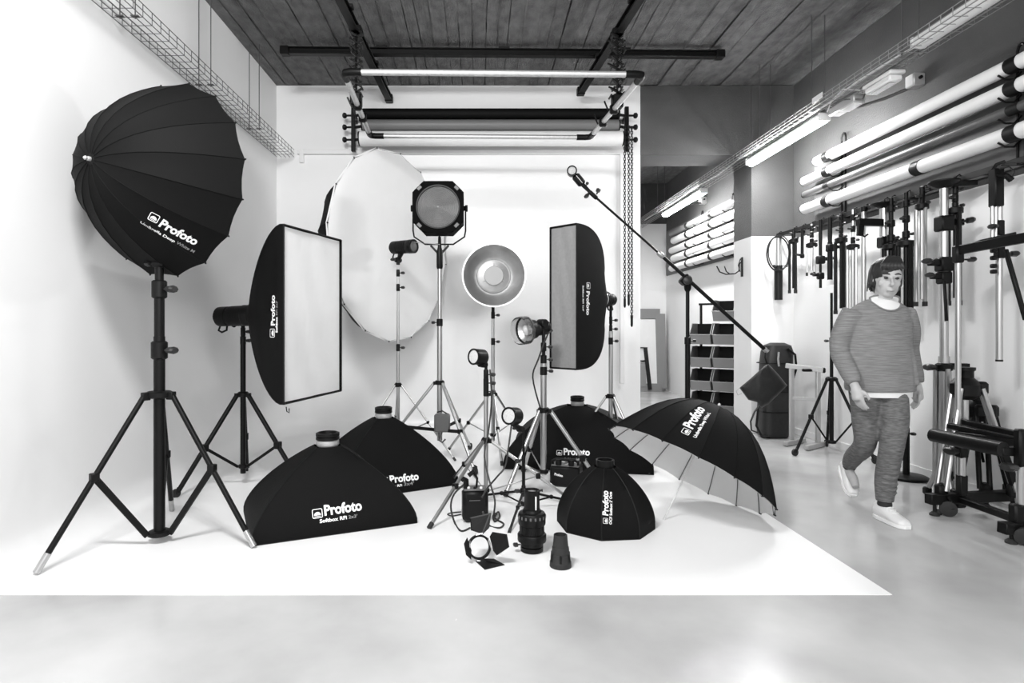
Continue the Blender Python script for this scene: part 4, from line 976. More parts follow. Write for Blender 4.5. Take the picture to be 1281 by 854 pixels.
# long black equipment bag against the wall
T = thing('equipment_bag', 'tall black padded bag standing upright against the right wall', 'bag', (3.42, 7.0, 0))
bx, by = 3.38, 6.86
def oval(z, w, d, ox=0): return [V((bx+ox+w*math.copysign(abs(math.cos(a))**.6, math.cos(a)), by+d*math.copysign(abs(math.sin(a))**.6, math.sin(a)), z)) for a in [2*PI*k/24 for k in range(24)]]
sec = [(0.005, .14, .10, -.01), (.04, .165, .13, -.01), (.30, .17, .14, 0), (.50, .165, .135, .005), (.53, .158, .13, .006), (.56, .165, .135, .008), (.85, .165, .135, .02), (.98, .16, .13, .03), (1.05, .135, .11, .035), (1.08, .07, .06, .035)]
vs = [p for (z, w, d, ox) in sec for p in oval(z, w, d, ox)]
MB().add(vs, [(i*24+k, i*24+(k+1) % 24, (i+1)*24+(k+1) % 24, (i+1)*24+k) for i in range(len(sec)-1) for k in range(24)]+[tuple(range(24)), tuple(range(len(vs)-24, len(vs)))]).build('bag_body', 'bag', T)
MB().tube([(bx+.1, by-.14, .55), (bx+.17, by-.16, .8), (bx+.16, by-.15, .95), (bx+.08, by-.14, 1.02)], .014, 6).build('shoulder_strap', 'black', T)
MB().tube([(bx-.15, by-.1, .5), (bx-.24, by-.12, .35), (bx-.26, by-.12, .15), (bx-.2, by-.12, .03), (bx-.12, by-.13, .03)], .012, 6).build('hand_strap', 'black', T)
for z in (.30, .53, .85): MB().tube([p*1.0 for p in oval(z, .172, .142)], .006, 5, closed=True).build('piping', 'black', T)
MB().tube([(bx-.02, by-.145, .98), (bx-.03, by-.15, .9), (bx-.02, by-.15, .82)], .012, 6).build('buckle', 'chrome', T)
# aluminium trestle
T = thing('trestle', 'silver tube trestle standing right of the tall black bag', 'trestle', (3.35, 6.4, 0))
a0, a1 = P(983, 457, 6.45), P(1030, 463, 6.25)
MB().bar(a0, a1, .05, .05).build('top_bar', 'matalu', T)
l0, l1 = lerp(a0, a1, .16), lerp(a0, a1, .86)
for l in (l0, l1): MB().bar(l, (l.x, l.y, .03), .04, .04, up=(1, 0, 0)).build('post', 'matalu', T)
MB().bar((l0.x, l0.y, .50), (l1.x, l1.y, .50), .035, .035).build('cross_bar', 'matalu', T)
MB().bar((l0.x-.12, l0.y-.10, .03), (l0.x+.20, l0.y+.12, .03), .045, .045).build('foot_bar', 'matalu', T)
MB().bar((l1.x-.22, l1.y-.18, .03), (l1.x+.13, l1.y+.08, .03), .045, .045).build('foot_bar', 'matalu', T)
MB().box(lerp(a0, a1, .55)-V((0, .03, .02)), (.11, .05, .03), bev=.01).build('latch', 'black', T)
MB().box(a1, (.03, .055, .055), bev=.01).build('end_plug', 'black', T)
# black caster stand left of the person
cp = (3.53, 6.0)
stand('black stand on casters between the trestle and the walking person', cp, [V((3.10, 5.86)), V((3.64, 5.52)), V((3.66, 6.30))], .74, [(.10, .74, .020, 'blackm'), (.7, 1.12, .016, 'blackm'), (1.1, 1.6, .012, 'blackm')], rl=.014, m='blackm', zhub=.11, brace_t=.52,
      caster=.034, group=None, braceflat=.018, rcol=.05, knobs=((1.12, .018),), kdir=(-1, 0, 0))
# round-base pole behind the person
q = G(1137, 600); T = thing('round_base_stand', 'black pole on a round flat base behind the walking person', 'stand', (q.x, q.y, 0)); X, Y = 3.55, 4.98
MB().lathe([(.15, .001), (.155, .008), (.155, .022), (.14, .03), (.03, .038)], (X, Y, 0), (0, 0, 1), 36).build('base_plate', 'blackm', T)
MB().tube([(X, Y, .03), (X, Y, .42)], .025, 14).build('outer_pole', 'blackm', T); MB().tube([(X, Y, .40), (X, Y, .50)], .018, 12).build('inner_pole', 'blackm', T)
add_knob(T, (X+.025, Y, .37), (1, 0, 0), 1.0)
# ================================================================ RAIL ON THE RIGHT WALL AND WHAT HANGS FROM IT
RX, RZ = 3.55, 2.347
def yx(px, X=RX): return X*F/(px-599)
def zy(py, Y): return 1.25+(410-py)*Y/F
T = thing('hanging_rail', 'black steel rail on the right wall, full of hung stands', 'rail', (RX, 5.3, RZ))
MB().box((RX, 5.45, RZ), (.012, 3.5, .045), bev=.002).build('rail_bar', 'steel', T)
for y in (6.9, 6.0, 5.1, 4.3): MB().box(((RX+XR)/2, y, RZ+.01), (XR-RX, .03, .03), bev=.002).build('wall_arm', 'steel', T)
def hanger(px, label, cat='light stand', nm='hung_stand'):
    y = yx(px); T = thing(nm, label, cat, (RX, y, RZ-.3), 'stands hung from the wall rail'); return T, y
def hook(T, y, z, r=.006, m='steel'):
    MB().tube([(RX-.0, y, RZ-.03), (RX+.018, y, RZ+.022), (RX, y, RZ+.036), (RX-.022, y, RZ+.02), (RX-.03, y, RZ-.03), (RX-.03, y, z)], r, 6).build('hook', m, T)
def folded(px, ytop, ycol, ybot, m, label, knobs=2, rl=.013, w=.036, mc='black', rises=.012):
    T, y = hanger(px, label); X = RX-.03; z0, zc, zb = zy(ytop, y), zy(ycol, y), zy(ybot, y)
    hook(T, y, z0)
    MB().tube([(X, y, z0), (X, y, zc)], rises, 10).build('riser', m, T)
    MB().lathe([(w*.8, -.025), (w*1.25, -.015), (w*1.25, .02), (w*.7, .03)], (X, y, zc), (0, 0, 1), 12).build('leg_collar', mc, T)
    MB().tube([(X, y, zc), (X, y, zb+.05)], rises*1.1, 10).build('column', m, T)
    for k in range(3):
        a = k*2*PI/3+.5; dx, dy = math.cos(a)*w, math.sin(a)*w
        MB().tube([(X+dx, y+dy, zc-.01), (X+dx, y+dy, zb)], rl, 8).build('leg', m, T)
        MB().tube([(X+dx, y+dy, zb+.03), (X+dx, y+dy, zb-.006)], rl*1.2, 8).build('rubber_foot', 'rubber', T)
    for k in range(knobs):
        z = zc+(z0-zc)*(k+.6)/(knobs+.3)
        MB().lathe([(rises*1.3, -.03), (rises*1.7, -.025), (rises*1.7, .025), (rises*1.3, .03)], (X, y, z), (0, 0, 1), 12).build('clamp_sleeve', mc, T)
        add_knob(T, (X-rises*1.5 if k % 2 else X+.0, y-rises*1.5, z), (-1, -.3, 0) if k % 2 else (.8, -1, 0), .9)
    return T
def pole(px, ytop, ybot, parts, label, r=.014, cat='pole', hooked=True, nm='hung_pole'):
    T, y = hanger(px, label, cat, nm); X = RX-.03
    if hooked: hook(T, y, zy(ytop, y))
    for (a, b, rr, m) in parts: MB().tube([(X, y, zy(a, y)), (X, y, zy(b, y))], rr, 12).build('tube', m, T)
    return T, y, X
def clampat(T, X, y, z, s=1, side=-1):
    MB().box((X, y, z), (.06*s, .06*s, .07*s), bev=.01).build('clamp', 'black', T)
    MB().box((X+side*.05*s, y-.01, z+.01), (.07*s, .03, .03*s), bev=.006).build('clamp_jaw', 'black', T); add_knob(T, (X+side*.07*s, y-.02, z+.01), (side, -.4, .2), s)
# from left (far) to right (near)
T, y, X = pole(977, 300, 375, [(297, 335, .036, 'chrome'), (332, 375, .045, 'steel')], 'thick tube with a coiled cable ring, leftmost on the wall rail')
pts = [(X-.03+.13*math.cos(a), y-.05, zy(318, y)+.20*math.sin(a)) for a in [2*PI*k/28 for k in range(28)]]
MB().tube(pts, .010, 6, closed=True).build('cable_ring', 'cord', T); MB().tube([(p[0]+.012, p[1]-.012, p[2]+.012) for p in pts], .007, 6, closed=True).build('cable_ring', 'cord', T)
for s in (-1, 1): add_knob(T, (X+s*.04, y-.03, zy(333, y)), (s, -.5, 0), 1)
folded(996, 288, 302, 366, 'blackm', 'short black folded stand hung second from the left end', 2, .014, .040)
T, y, X = pole(1007, 286, 322, [(286, 320, .016, 'blackm')], 'thin short black arm hung third from the left end'); MB().tube([(X, y, zy(286, y)), (X+.10, y, zy(286, y)), (X+.12, y, zy(296, y))], .010, 6).build('side_arm', 'black', T); clampat(T, X, y, zy(320, y), .7)
T = folded(1019, 280, 307, 344, 'chrome', 'short chrome folded stand with black feet, hung fourth from left', 3, .010, .045)
T, y, X = pole(1030, 275, 360, [(275, 322, .017, 'blackm'), (320, 360, .013, 'blackm')], 'slim black pole with two clamps near its bottom end'); clampat(T, X, y, zy(325, y), 1.2, 1); clampat(T, X, y, zy(345, y), 1, -1)
T, y, X = pole(1042, 274, 356, [(272, 303, .020, 'blackm'), (303, 350, .024, 'blackm'), (350, 356, .030, 'whitep')], 'black telescopic pole ending in a pale knob'); clampat(T, X, y, zy(310, y), 1.1, 1)
folded(1056, 266, 301, 392, 'blackm', 'black folded stand with stacked clamps, hung left of the person head', 4, .016, .046)
folded(1071, 262, 309, 398, 'chrome', 'chrome folded stand with three black clamps, left of the person head', 3, .013, .046)
pole(1084.5, 258, 388, [(262, 388, .020, 'chrome'), (259, 265, .026, 'black')], 'plain chrome pole hung just left of the person head')
T, y, X = pole(1110, 258, 480, [(258, 310, .034, 'chrome'), (306, 480, .026, 'chrome')], 'chrome telescopic pole with an angled black clamp, above the person'); 
MB().lathe([(.03, 0), (.09, .03), (.10, .045)], (X, y, zy(261, y)), (0, 0, 1), 14).build('top_cup', 'black', T)
MB().bar((X-.03, y-.02, zy(279, y)), (X-.26, y-.05, zy(279, y)), .05, .06).build('angle_arm', 'black', T); MB().bar((X-.23, y-.05, zy(278, y)), (X-.24, y-.05, zy(296, y)), .05, .03, up=(0, 1, 0)).build('angle_jaw', 'black', T)
MB().tube([(X-.23, y-.05, zy(294, y)), (X-.20, y-.05, zy(297, y)), (X-.17, y-.05, zy(294, y))], .008, 6).build('jaw_hook', 'steel', T); clampat(T, X, y, zy(303, y), 1.4, 1)
folded(1119, 248, 309, 402, 'blackm', 'black folded stand hung directly behind the person head', 3, .018, .05, rises=.018)
folded(1138, 241, 305, 406, 'blackm', 'long black folded stand hung right of the person head', 3, .020, .055, rises=.016)
folded(1158, 233, 259, 382, 'chrome', 'chrome folded stand with black knobs, right of the person', 3, .013, .038)
folded(1200, 221, 264, 381, 'blackm', 'black folded stand with stacked black clamps near the right edge', 4, .015, .040)
# floor-to-rail autopole with wind-up clamps
X, Y = 3.44, 3.44*F/(1181-599)
T = thing('telescopic_pole', 'thick chrome telescopic pole standing right of the person on three legs', 'light stand', (X, Y, 0))
MB().tube([(X, Y, .06), (X, Y, 1.04)], .036, 16).build('lower_tube', 'chrome', T); MB().tube([(X, Y, 1.0), (X, Y, 2.30)], .028, 16).build('upper_tube', 'chrome', T)
MB().lathe([(.03, 0), (.085, .03), (.10, .045), (.10, .055)], (X, Y, 2.28), (0, 0, 1), 16).build('top_cup', 'black', T)
MB().bar((X+.02, Y, 2.31), (X+.20, Y-.05, 2.31), .04, .04).build('top_bracket', 'black', T)
for z, s in ((2.02, 1.6), (1.72, 1.5), (1.62, 1.3)): clampat(T, X, Y, z, s, 1 if z > 2 else -1)
MB().bar((X-.03, Y-.04, 1.60), (X-.02, Y-.05, 1.30), .018, .018, up=(0, 1, 0)).build('crank_handle', 'black', T)
MB().lathe([(.04, -.03), (.055, -.02), (.055, .02), (.04, .03)], (X, Y, .96), (0, 0, 1), 16).build('collar', 'black', T); add_knob(T, (X-.05, Y, .96), (-1, 0, 0), 1.8)
MB().bar((X-.03, Y, .97), (X+.14, Y-.05, .97), .05, .04).build('collar_plate', 'black', T)
for (a, z) in ((.3, .10), (2.4, .10), (4.5, .10)):
    dx, dy = math.cos(a), math.sin(a); MB().tube([(X+dx*.05, Y+dy*.05, .95), (X+dx*.055, Y+dy*.055, .16), (X+dx*.10, Y+dy*.10, .03)], .016, 8).build('leg', 'chrome', T); MB().box((X+dx*.10, Y+dy*.10, .03), (.05, .05, .055), bev=.01).build('foot', 'black', T)
# video tripod, and a black one behind
def tripod(label, c, feet, zt, m, r, mf, spread=True):
    x, y = c; T = thing('tripod', label, 'tripod', (x, y, 0))
    MB().lathe([(.05, -.10), (.085, -.07), (.09, 0), (.07, .03), (.05, .05), (.05, .09), (.055, .10)], (x, y, zt), (0, 0, 1), 18).build('crown', 'black', T)
    MB().lathe([(.06, 0), (.06, .02)], (x, y, zt+.10), (0, 0, 1), 18).build('top_plate', 'black', T)
    MB().tube([(x, y, zt-.1), (x, y, .42)], .022, 10).build('centre_column', m, T)
    for f in feet:
        d = (V((f[0], f[1], 0))-V((x, y, 0))).normalized(); sd = V((-d.y, d.x, 0)); a = V((x, y, zt-.02))+d*.09; e = V((f[0], f[1], .03))
        MB().box(a, (.07, .07, .09), Matrix.Rotation(math.atan2(d.y, d.x), 3, 'Z'), .015).build('leg_hinge', 'black', T)
        k = lerp(a, e, .84)
        L = MB()
        for s in (-1, 1): L.tube([a+sd*s*.028, k+sd*s*.028], r, 10)
        L = L.build('leg', m, T); MB().tube([k, e], r*1.1, 10).build('lower_leg', m, L); MB().box(k, (.085, .055, .09), Matrix.Rotation(math.atan2(d.y, d.x), 3, 'Z'), .014).build('leg_clamp', 'black', L)
        MB().lathe([(.02, 0), (.028, .012), (.02, .04)], e-V((0, 0, .03)), (0, 0, 1), 10).build('foot', 'rubber', L)
        MB().tube([lerp(a, e, .55), V((x, y, .50))], .009, 8).build('spreader', m, T)
    return T
tripod('silver twin-tube video tripod behind the black trolley', (3.34, 4.12), [(3.08, 4.02), (3.62, 4.0), (3.5, 4.5)], .86, 'chrome', .016, 'black')
tripod('black tripod, lower and behind the silver tripod', (3.60, 4.33), [(3.5, 4.14), (3.68, 4.12), (3.66, 4.6)], .68, 'blackm', .016, 'black')
# trolley with cradle beams
T = thing('trolley', 'black steel trolley with cradle beams at the right edge', 'trolley', (3.4, 3.9, 0))
def B(a, b, w, h, nm, m='blackm', up=(0, 0, 1)): return MB().bar(a, b, w, h, up=up, bev=.004).build(nm, m, T)
A0, A1 = P(1161, 624, 4.0), P(1273, 621, 4.1); z0 = A0.z
B(A0, (A1.x, A1.y, A0.z), .06, .068, 'rear_foot_beam')
B(P(1203, 625, 4.0), P(1274, 650, 3.5), .05, .04, 'long_beam')
B(P(1253, 660, 3.48), P(1300, 660, 3.52), .06, .065, 'front_foot_beam')
q = P(1203, 620, 4.0); B((q.x, q.y, q.z), (q.x, q.y, q.z+.14), .05, .05, 'post_socket', up=(0, 1, 0)); MB().tube([(q.x, q.y, q.z+.1), (q.x, q.y, zy(550, 4.0))], .025, 14).build('post', 'chrome', T)
MB().box((q.x, q.y, zy(562, 4.0)), (.06, .06, .11), bev=.01).build('post_sleeve', 'black', T); add_knob(T, (q.x-.03, q.y-.01, zy(563, 4.0)), (-1, -.2, 0), 1.8)
q = P(1277, 652, 3.50); MB().tube([(q.x, q.y, q.z), (q.x, q.y, zy(575, 3.5))], .022, 14).build('post', 'chrome', T)
MB().box((q.x, q.y, zy(560, 3.5)), (.055, .055, .22), bev=.01).build('post_sleeve', 'black', T); add_knob(T, (q.x-.03, q.y-.01, zy(583, 3.5)), (-1, -.2, 0), 1.8)
MB().box((q.x-.02, q.y, zy(645, 3.5)), (.07, .06, .14), bev=.01).build('post_socket', 'black', T)
B(P(1194, 525, 4.1), P(1300, 549, 3.65), .05, .035, 'cradle_beam'); B(P(1187, 532, 4.05), P(1300, 556, 3.6), .05, .035, 'cradle_beam')
B(P(1200, 545, 4.0), P(1300, 560, 3.62), .12, .07, 'cradle_tray')
MB().tube([P(1167, 544, 3.95), P(1255, 562, 3.50)], .044, 16).build('roller', 'blackm', T)
B(P(1250, 564, 3.52), P(1290, 564, 3.55), .05, .05, 'cross_arm')
B(P(1256, 568, 3.95), P(1273, 618, 4.02), .035, .045, 'slanted_leg', up=(1, 0, 0))
for (px, py, yy) in ((1169, 633, 4.0), (1265, 674, 3.48)):
    q = P(px, py, yy); MB().tube([(q.x, q.y, .02), (q.x, q.y, .10)], .010, 8).build('levelling_screw', 'steel', T); MB().lathe([(.03, 0), (.03, .01), (.015, .025)], (q.x, q.y, .001), (0, 0, 1), 14).build('levelling_foot', 'rubber', T)
for (px, yy) in ((1186, 3.98), (1281, 3.45)):
    q = P(px, 640, yy); MB().lathe([(.03, -.022), (.05, -.018), (.05, .018), (.03, .022)], (q.x, q.y, .051), (.6, 1, 0), 20).build('caster_wheel', 'rubber', T)
    MB().tube([(q.x, q.y, .13), (q.x+.02, q.y, .10), (q.x+.01, q.y-.03, .055)], .009, 6).build('caster_fork', 'steel', T)
# tall chrome pole with bracket and the shelf arm on the rail
q = P(1206, 600, 4.25); X, Y = (1206-599)*4.0/F, 4.0+.05
T = thing('support_pole', 'slim chrome pole with black elbow holding the horizontal black arm', 'pole', (X, Y, 0))
MB().tube([(X, Y, .16), (X, Y, zy(325, Y))], .018, 14).build('tube', 'chrome', T)
MB().box((X, Y, zy(318, Y)), (.055, .055, .12), bev=.01).build('elbow_clamp', 'black', T); add_knob(T, (X+.025, Y-.02, zy(325, Y)), (1, -.3, 0), 1.3)
MB().box((X, Y, .10), (.07, .07, .12), bev=.01).build('foot_socket', 'black', T)
MB().bar((X, Y, zy(313, Y)), P(1300, 294, 3.55), .035, .06).build('horizontal_arm', 'blackm', T)
MB().bar(P(1258, 312, 3.72), P(1283, 400, 3.60), .022, .022, up=(0, 1, 0)).build('slanted_brace', 'blackm', T)
X, Y = (1243-599)*4.0/F, 3.98
T = thing('hung_column', 'black and chrome telescopic column with small shelf, hung at upper right', 'column', (X, Y, 1.0), None)
MB().box((X, Y, zy(235, Y)), (.062, .062, .25), bev=.006).build('upper_sleeve', 'blackm', T)
for (dx, a, b, r) in ((-.026, 258, 300, .012), (-.002, 258, 310, .013), (.024, 257, 300, .016), (.02, 300, 450, .0195)):
    MB().tube([(X+dx, Y, zy(a, Y)), (X+dx, Y, zy(b, Y))], r, 12).build('chrome_tube', 'chrome', T)
MB().box((X+.02, Y, zy(285, Y)), (.045, .045, .10), bev=.006).build('sleeve', 'black', T); add_knob(T, (X-.01, Y-.02, zy(284, Y)), (-1, -.3, 0), 1.2)
MB().box((X+.02, Y, zy(312, Y)), (.048, .048, .12), bev=.006).build('sleeve', 'black', T); add_knob(T, (X+.045, Y-.02, zy(318, Y)), (1, -.3, 0), 1.4)
MB().bar(P(1221, 303, 3.95), P(1266, 293, 3.88), .13, .016).build('shelf', 'blackm', T)
MB().lathe([(.021, 0), (.021, .012)], (X+.02, Y, zy(452, Y)), (0, 0, 1), 12).build('end_plug', 'black', T)
for z in (314, 323, 333, 340): MB().box((X-.035, Y-.02, zy(z, Y)), (.035, .03, .028), bev=.006).build('ratchet_block', 'black', T)
MB().tube([(X-.02, Y, zy(212, Y)), (X+.0, Y, zy(206, Y)), (X+.04, Y-.02, zy(203, Y))], .012, 8).build('top_hook', 'steel', T)
MB().tube([P(1247, 218, 3.96), P(1258, 219, 3.9), P(1265, 225, 3.9)], [.014, .016, .02], 8).build('lever', 'black', T)
MB().tube([P(1250, 211, 3.94), P(1262, 208, 3.9), P(1269, 214, 3.9), P(1266, 222, 3.9)], .0045, 6).build('wire_loop', 'cord', T)
MB().bar(P(1252, 206, 4.0), P(1300, 205, 3.9), .02, .02).build('side_rod', 'steel', T)

# ================================================================ THE WALKING PERSON
def voxel(mb, name, m, parent, vox, smooth=4, label=None):
    me = bpy.data.meshes.new('x'); me.from_pydata([tuple(v) for v in mb.v], [], mb.f)
    bm = bmesh.new(); bm.from_mesh(me); bmesh.ops.recalc_face_normals(bm, faces=bm.faces); bm.to_mesh(me); bm.free()
    o = bpy.data.objects.new('x', me); col.objects.link(o)
    r = o.modifiers.new('r', 'REMESH'); r.mode = 'VOXEL'; r.voxel_size = vox; r.use_smooth_shade = True
    s = o.modifiers.new('s', 'CORRECTIVE_SMOOTH' if 0 else 'SMOOTH'); s.factor = .5; s.iterations = smooth
    dg = bpy.context.evaluated_depsgraph_get(); e = bpy.data.meshes.new_from_object(o.evaluated_get(dg))
    out = MB().add([v.co for v in e.vertices], [tuple(p.vertices) for p in e.polygons])
    bpy.data.objects.remove(o); bpy.data.meshes.remove(e)
    ob = out.build(name, m, parent, label=label); LAST[0] = out; return ob
LAST = [None]
def limb(mb, pts, rs, seg=14, sub=4, ell=None):
    p = [V(q) for q in pts]; n = len(p); o = []; rr = []
    for i in range(n-1):
        p0 = p[max(i-1, 0)]; p1 = p[i]; p2 = p[i+1]; p3 = p[min(i+2, n-1)]
        for k in range(sub):
            t = k/sub; o.append(.5*((2*p1)+(p2-p0)*t+(2*p0-5*p1+4*p2-p3)*t*t+(3*p1-p0-3*p2+p3)*t**3)); s = t*t*(3-2*t); rr.append(rs[i]*(1-s)+rs[i+1]*s)
    o.append(p[-1]); rr.append(rs[-1]); mb.tube(o, rr, seg)
def ball(mb, c, r, sc=(1, 1, 1), R=None, seg=20):
    vs = []; fs = []; N = seg; H = seg//2
    for i in range(H+1):
        a = PI*i/H
        for k in range(N):
            b = 2*PI*k/N; q = V((math.sin(a)*math.cos(b)*sc[0], math.sin(a)*math.sin(b)*sc[1], math.cos(a)*sc[2]))*r
            if R is not None: q = R @ q
            vs.append(V(c)+q)
    for i in range(H):
        for k in range(N): fs.append((i*N+k, i*N+(k+1) % N, (i+1)*N+(k+1) % N, (i+1)*N+k))
    mb.add(vs, fs)
def trunk(mb, secs, seg=28):                                  # (centre, half width, half depth)
    vs = []; 
    for (c, a, b) in secs: vs += [V(c)+V((a*math.cos(2*PI*k/seg), b*math.sin(2*PI*k/seg), 0)) for k in range(seg)]
    fs = [(i*seg+k, i*seg+(k+1) % seg, (i+1)*seg+(k+1) % seg, (i+1)*seg+k) for i in range(len(secs)-1) for k in range(seg)]
    fs += [tuple(range(seg)), tuple(range(len(vs)-seg, len(vs)))]; mb.add(vs, fs)
PX, PY = 2.64, 3.95
PT = thing('person', 'person in grey sweater, grey trousers and white trainers, walking forward', 'person', (PX, PY, 0))
hd = V((2.668, 3.92, 1.565)); Rh = Matrix.Rotation(-.30, 3, 'Z') @ Matrix.Rotation(.10, 3, 'X') @ Matrix.Rotation(.06, 3, 'Y')
def hp(x, y, z): return hd+Rh @ V((x, y, z))                   # head space: -y is the face
body = MB()
ball(body, hp(0, .008, .03), .1, (.76, .95, 1.0)); ball(body, hp(0, -.015, -.045), .085, (.70, .86, .92)); ball(body, hp(0, -.055, -.092), .03, (1.0, .85, .7))
limb(body, [hp(0, -.085, .02), hp(0, -.100, -.005), hp(0, -.112, -.028), hp(0, -.095, -.036)], [.008, .010, .014, .010], 8)      # nose
for s in (-1, 1):
    ball(body, hp(s*.075, .015, -.005), .03, (.35, .6, 1.05), Rh); ball(body, hp(s*.030, -.078, .028), .022, (1.2, .5, .4), Rh); ball(body, hp(s*.040, -.052, -.022), .026, (1, .7, 1))
limb(body, [hp(-.022, -.083, -.066), hp(0, -.092, -.064), hp(.022, -.083, -.066)], [.005, .008, .005], 8); limb(body, [hp(-.018, -.081, -.076), hp(0, -.089, -.077), hp(.018, -.081, -.076)], [.005, .008, .005], 8)
limb(body, [hp(0, .02, -.06), (2.663, 3.945, 1.46), (2.655, 3.965, 1.38)], [.055, .053, .062])
trunk(body, [((2.65, 3.97, 1.42), .09, .06), ((2.65, 3.97, 1.38), .17, .085), ((2.65, 3.96, 1.25), .16, .095), ((2.645, 3.955, 1.08), .135, .09), ((2.64, 3.96, .92), .155, .10), ((2.64, 3.96, .84), .15, .10)])
SL, SR = V((2.455, 3.97, 1.355)), V((2.845, 3.98, 1.355)); EL, ER = V((2.395, 3.98, 1.10)), V((2.905, 4.05, 1.10)); WL, WR = V((2.405, 3.83, .875)), V((2.925, 4.00, .86))
limb(body, [SL, EL, WL], [.05, .040, .026]); limb(body, [SR, ER, WR], [.05, .040, .026])
def hand(W, down, palm, thumb, s):
    d = V(down).normalized(); pn = V(palm).normalized(); sd = d.cross(pn).normalized()*s
    limb(body, [W-d*.01, W+d*.03, W+d*.075, W+d*.09], [.026, .033, .036, .026], 12)
    for k, (L, off) in enumerate(((.070, .028), (.080, .010), (.075, -.009), (.058, -.027))):
        b = W+d*.080+sd*off; limb(body, [b-d*.02, b+d*L*.4+pn*.006, b+d*L*.75+pn*.020, b+d*L*.93+pn*.036], [.010, .0095, .0085, .006], 8, 3)
    b = W+d*.025+sd*.028; limb(body, [b-sd*.01, b+sd*.022+d*.022+pn*.01, b+sd*.030+d*.052+pn*.018, b+sd*.026+d*.07+pn*.024], [.013, .011, .010, .007], 8, 3)
hand(WL, (.12, -.22, -1), (1, .25, 0), 0, 1); hand(WR, (.05, .05, -1), (-1, .2, 0), 0, -1)
HL, HR = V((2.555, 3.97, .86)), V((2.715, 3.95, .86)); KL, KR = V((2.575, 4.00, .475)), V((2.650, 3.85, .48)); AL, AR = V((2.69, 4.36, .235)), V((2.640, 3.90, .09))
LLEG = [HL+V((0, 0, -.02)), lerp(HL, KL, .5)+V((-.005, -.015, 0)), KL, lerp(KL, AL, .5)+V((0, .02, 0)), AL+V((0, -.01, .03))]
RLEG = [HR+V((0, 0, -.02)), lerp(HR, KR, .5)+V((.012, -.01, 0)), KR, lerp(KR, AR, .5)+V((0, .02, 0)), AR+V((0, 0, .035))]
limb(body, LLEG+[AL], [.075, .065, .050, .045, .036, .034]); limb(body, RLEG+[AR], [.075, .065, .050, .045, .036, .034])
limb(body, [AR+V((0, .03, -.03)), AR+V((.0, -.06, -.05)), AR+V((.01, -.15, -.06))], [.032, .034, .024])
ftd = V((-.03, -.14, -.12)).normalized(); limb(body, [AL+V((0, .03, .0)), AL+ftd*.08, AL+ftd*.17], [.03, .033, .024])
voxel(body, 'body', 'skin', PT, .0075, 3)
# face details
for s in (-1, 1):
    e = MB(); ball(e, hp(s*.031, -.084, .012), .010, (1.3, .5, .8), Rh, 12); e.build('eye', 'eye', PT)
    MB().tube([hp(s*.014, -.092, .036), hp(s*.032, -.092, .043), hp(s*.05, -.080, .036)], [.003, .0045, .003], 6).build('eyebrow', 'hair', PT)
MB().tube([hp(-.020, -.090, -.070), hp(0, -.099, -.071), hp(.020, -.090, -.070)], [.002, .0035, .002], 6).build('mouth', 'lip', PT)
h = MB(); ball(h, hp(0, .022, .052), .105, (.84, .98, .92), Rh)
ball(h, hp(.012, .055, -.02), .095, (.86, .72, 1.15), Rh); ball(h, hp(.055, .02, .0), .06, (.6, .95, 1.5), Rh); ball(h, hp(-.060, .03, .005), .05, (.5, .9, 1.3), Rh)
rr = random.Random(3)
for k in range(40):
    a = rr.uniform(-.3, PI+.3); r0 = hp(.078*math.cos(a), .03+.06*math.sin(a), .06); limb(h, [hp(0, .03, .15), r0+V((0, 0, .03)), hp(.094*math.cos(a), .035+.085*math.sin(a), rr.uniform(-.09, -.03))], [.008, .010, .005], 6, 3)
for k in range(7): limb(h, [hp(-.01+.01*k, -.01, .15), hp(-.055+.018*k, -.075, .105), hp(-.068+.022*k, -.082, .066)], [.010, .011, .005], 6, 3)
voxel(h, 'hair', 'hair', PT, .006, 1)
# sweater: slouchy knit over a white tee
sw = MB(); 
trunk(sw, [((2.652, 3.965, 1.440), .075, .062), ((2.652, 3.968, 1.415), .130, .082), ((2.65, 3.97, 1.375), .190, .10), ((2.65, 3.965, 1.28), .205, .118), ((2.648, 3.96, 1.12), .205, .122), ((2.645, 3.955, .98), .215, .128), ((2.645, 3.955, .86), .225, .132), ((2.65, 3.955, .835), .220, .13)], 36)
limb(sw, [SL+V((.03, 0, -.005)), SL*.55+EL*.45+V((-.008, 0, 0)), EL, EL*.4+WL*.6, WL+V((0, .006, .02))], [.075, .066, .060, .055, .042], 18)
limb(sw, [SR+V((-.03, 0, -.005)), SR*.55+ER*.45+V((.008, 0, 0)), ER, ER*.4+WR*.6, WR+V((0, .0, .02))], [.075, .066, .060, .055, .042], 18)
for k in range(9):                                            # soft hanging folds
    x = -.17+.042*k; z = 1.25-.12*rr.random(); limb(sw, [(2.648+x*.8, 3.885+.25*abs(x)**1.5*2, z), (2.648+x, 3.862+.25*abs(x)**1.5*2, z-.16), (2.648+x*1.08, 3.852+.25*abs(x)**1.5*2, .88)], [.008, .022, .028], 10, 4)
for (E, W) in ((EL, WL), (ER, WR)):
    for k in range(4): q = lerp(E, W, .2*k+.05); limb(sw, [q+V((-.04, -.02, .012)), q+V((0, -.034, 0)), q+V((.04, -.02, -.012))], [.012, .022, .012], 8, 3)
voxel(sw, 'sweater', 'knit', PT, .009, 6)
SWM = LAST[0]
t = MB(); trunk(t, [((2.655, 3.955, .80), .19, .115), ((2.65, 3.955, .86), .20, .118)], 32); t.build('tee_hem', 'tee', PT)
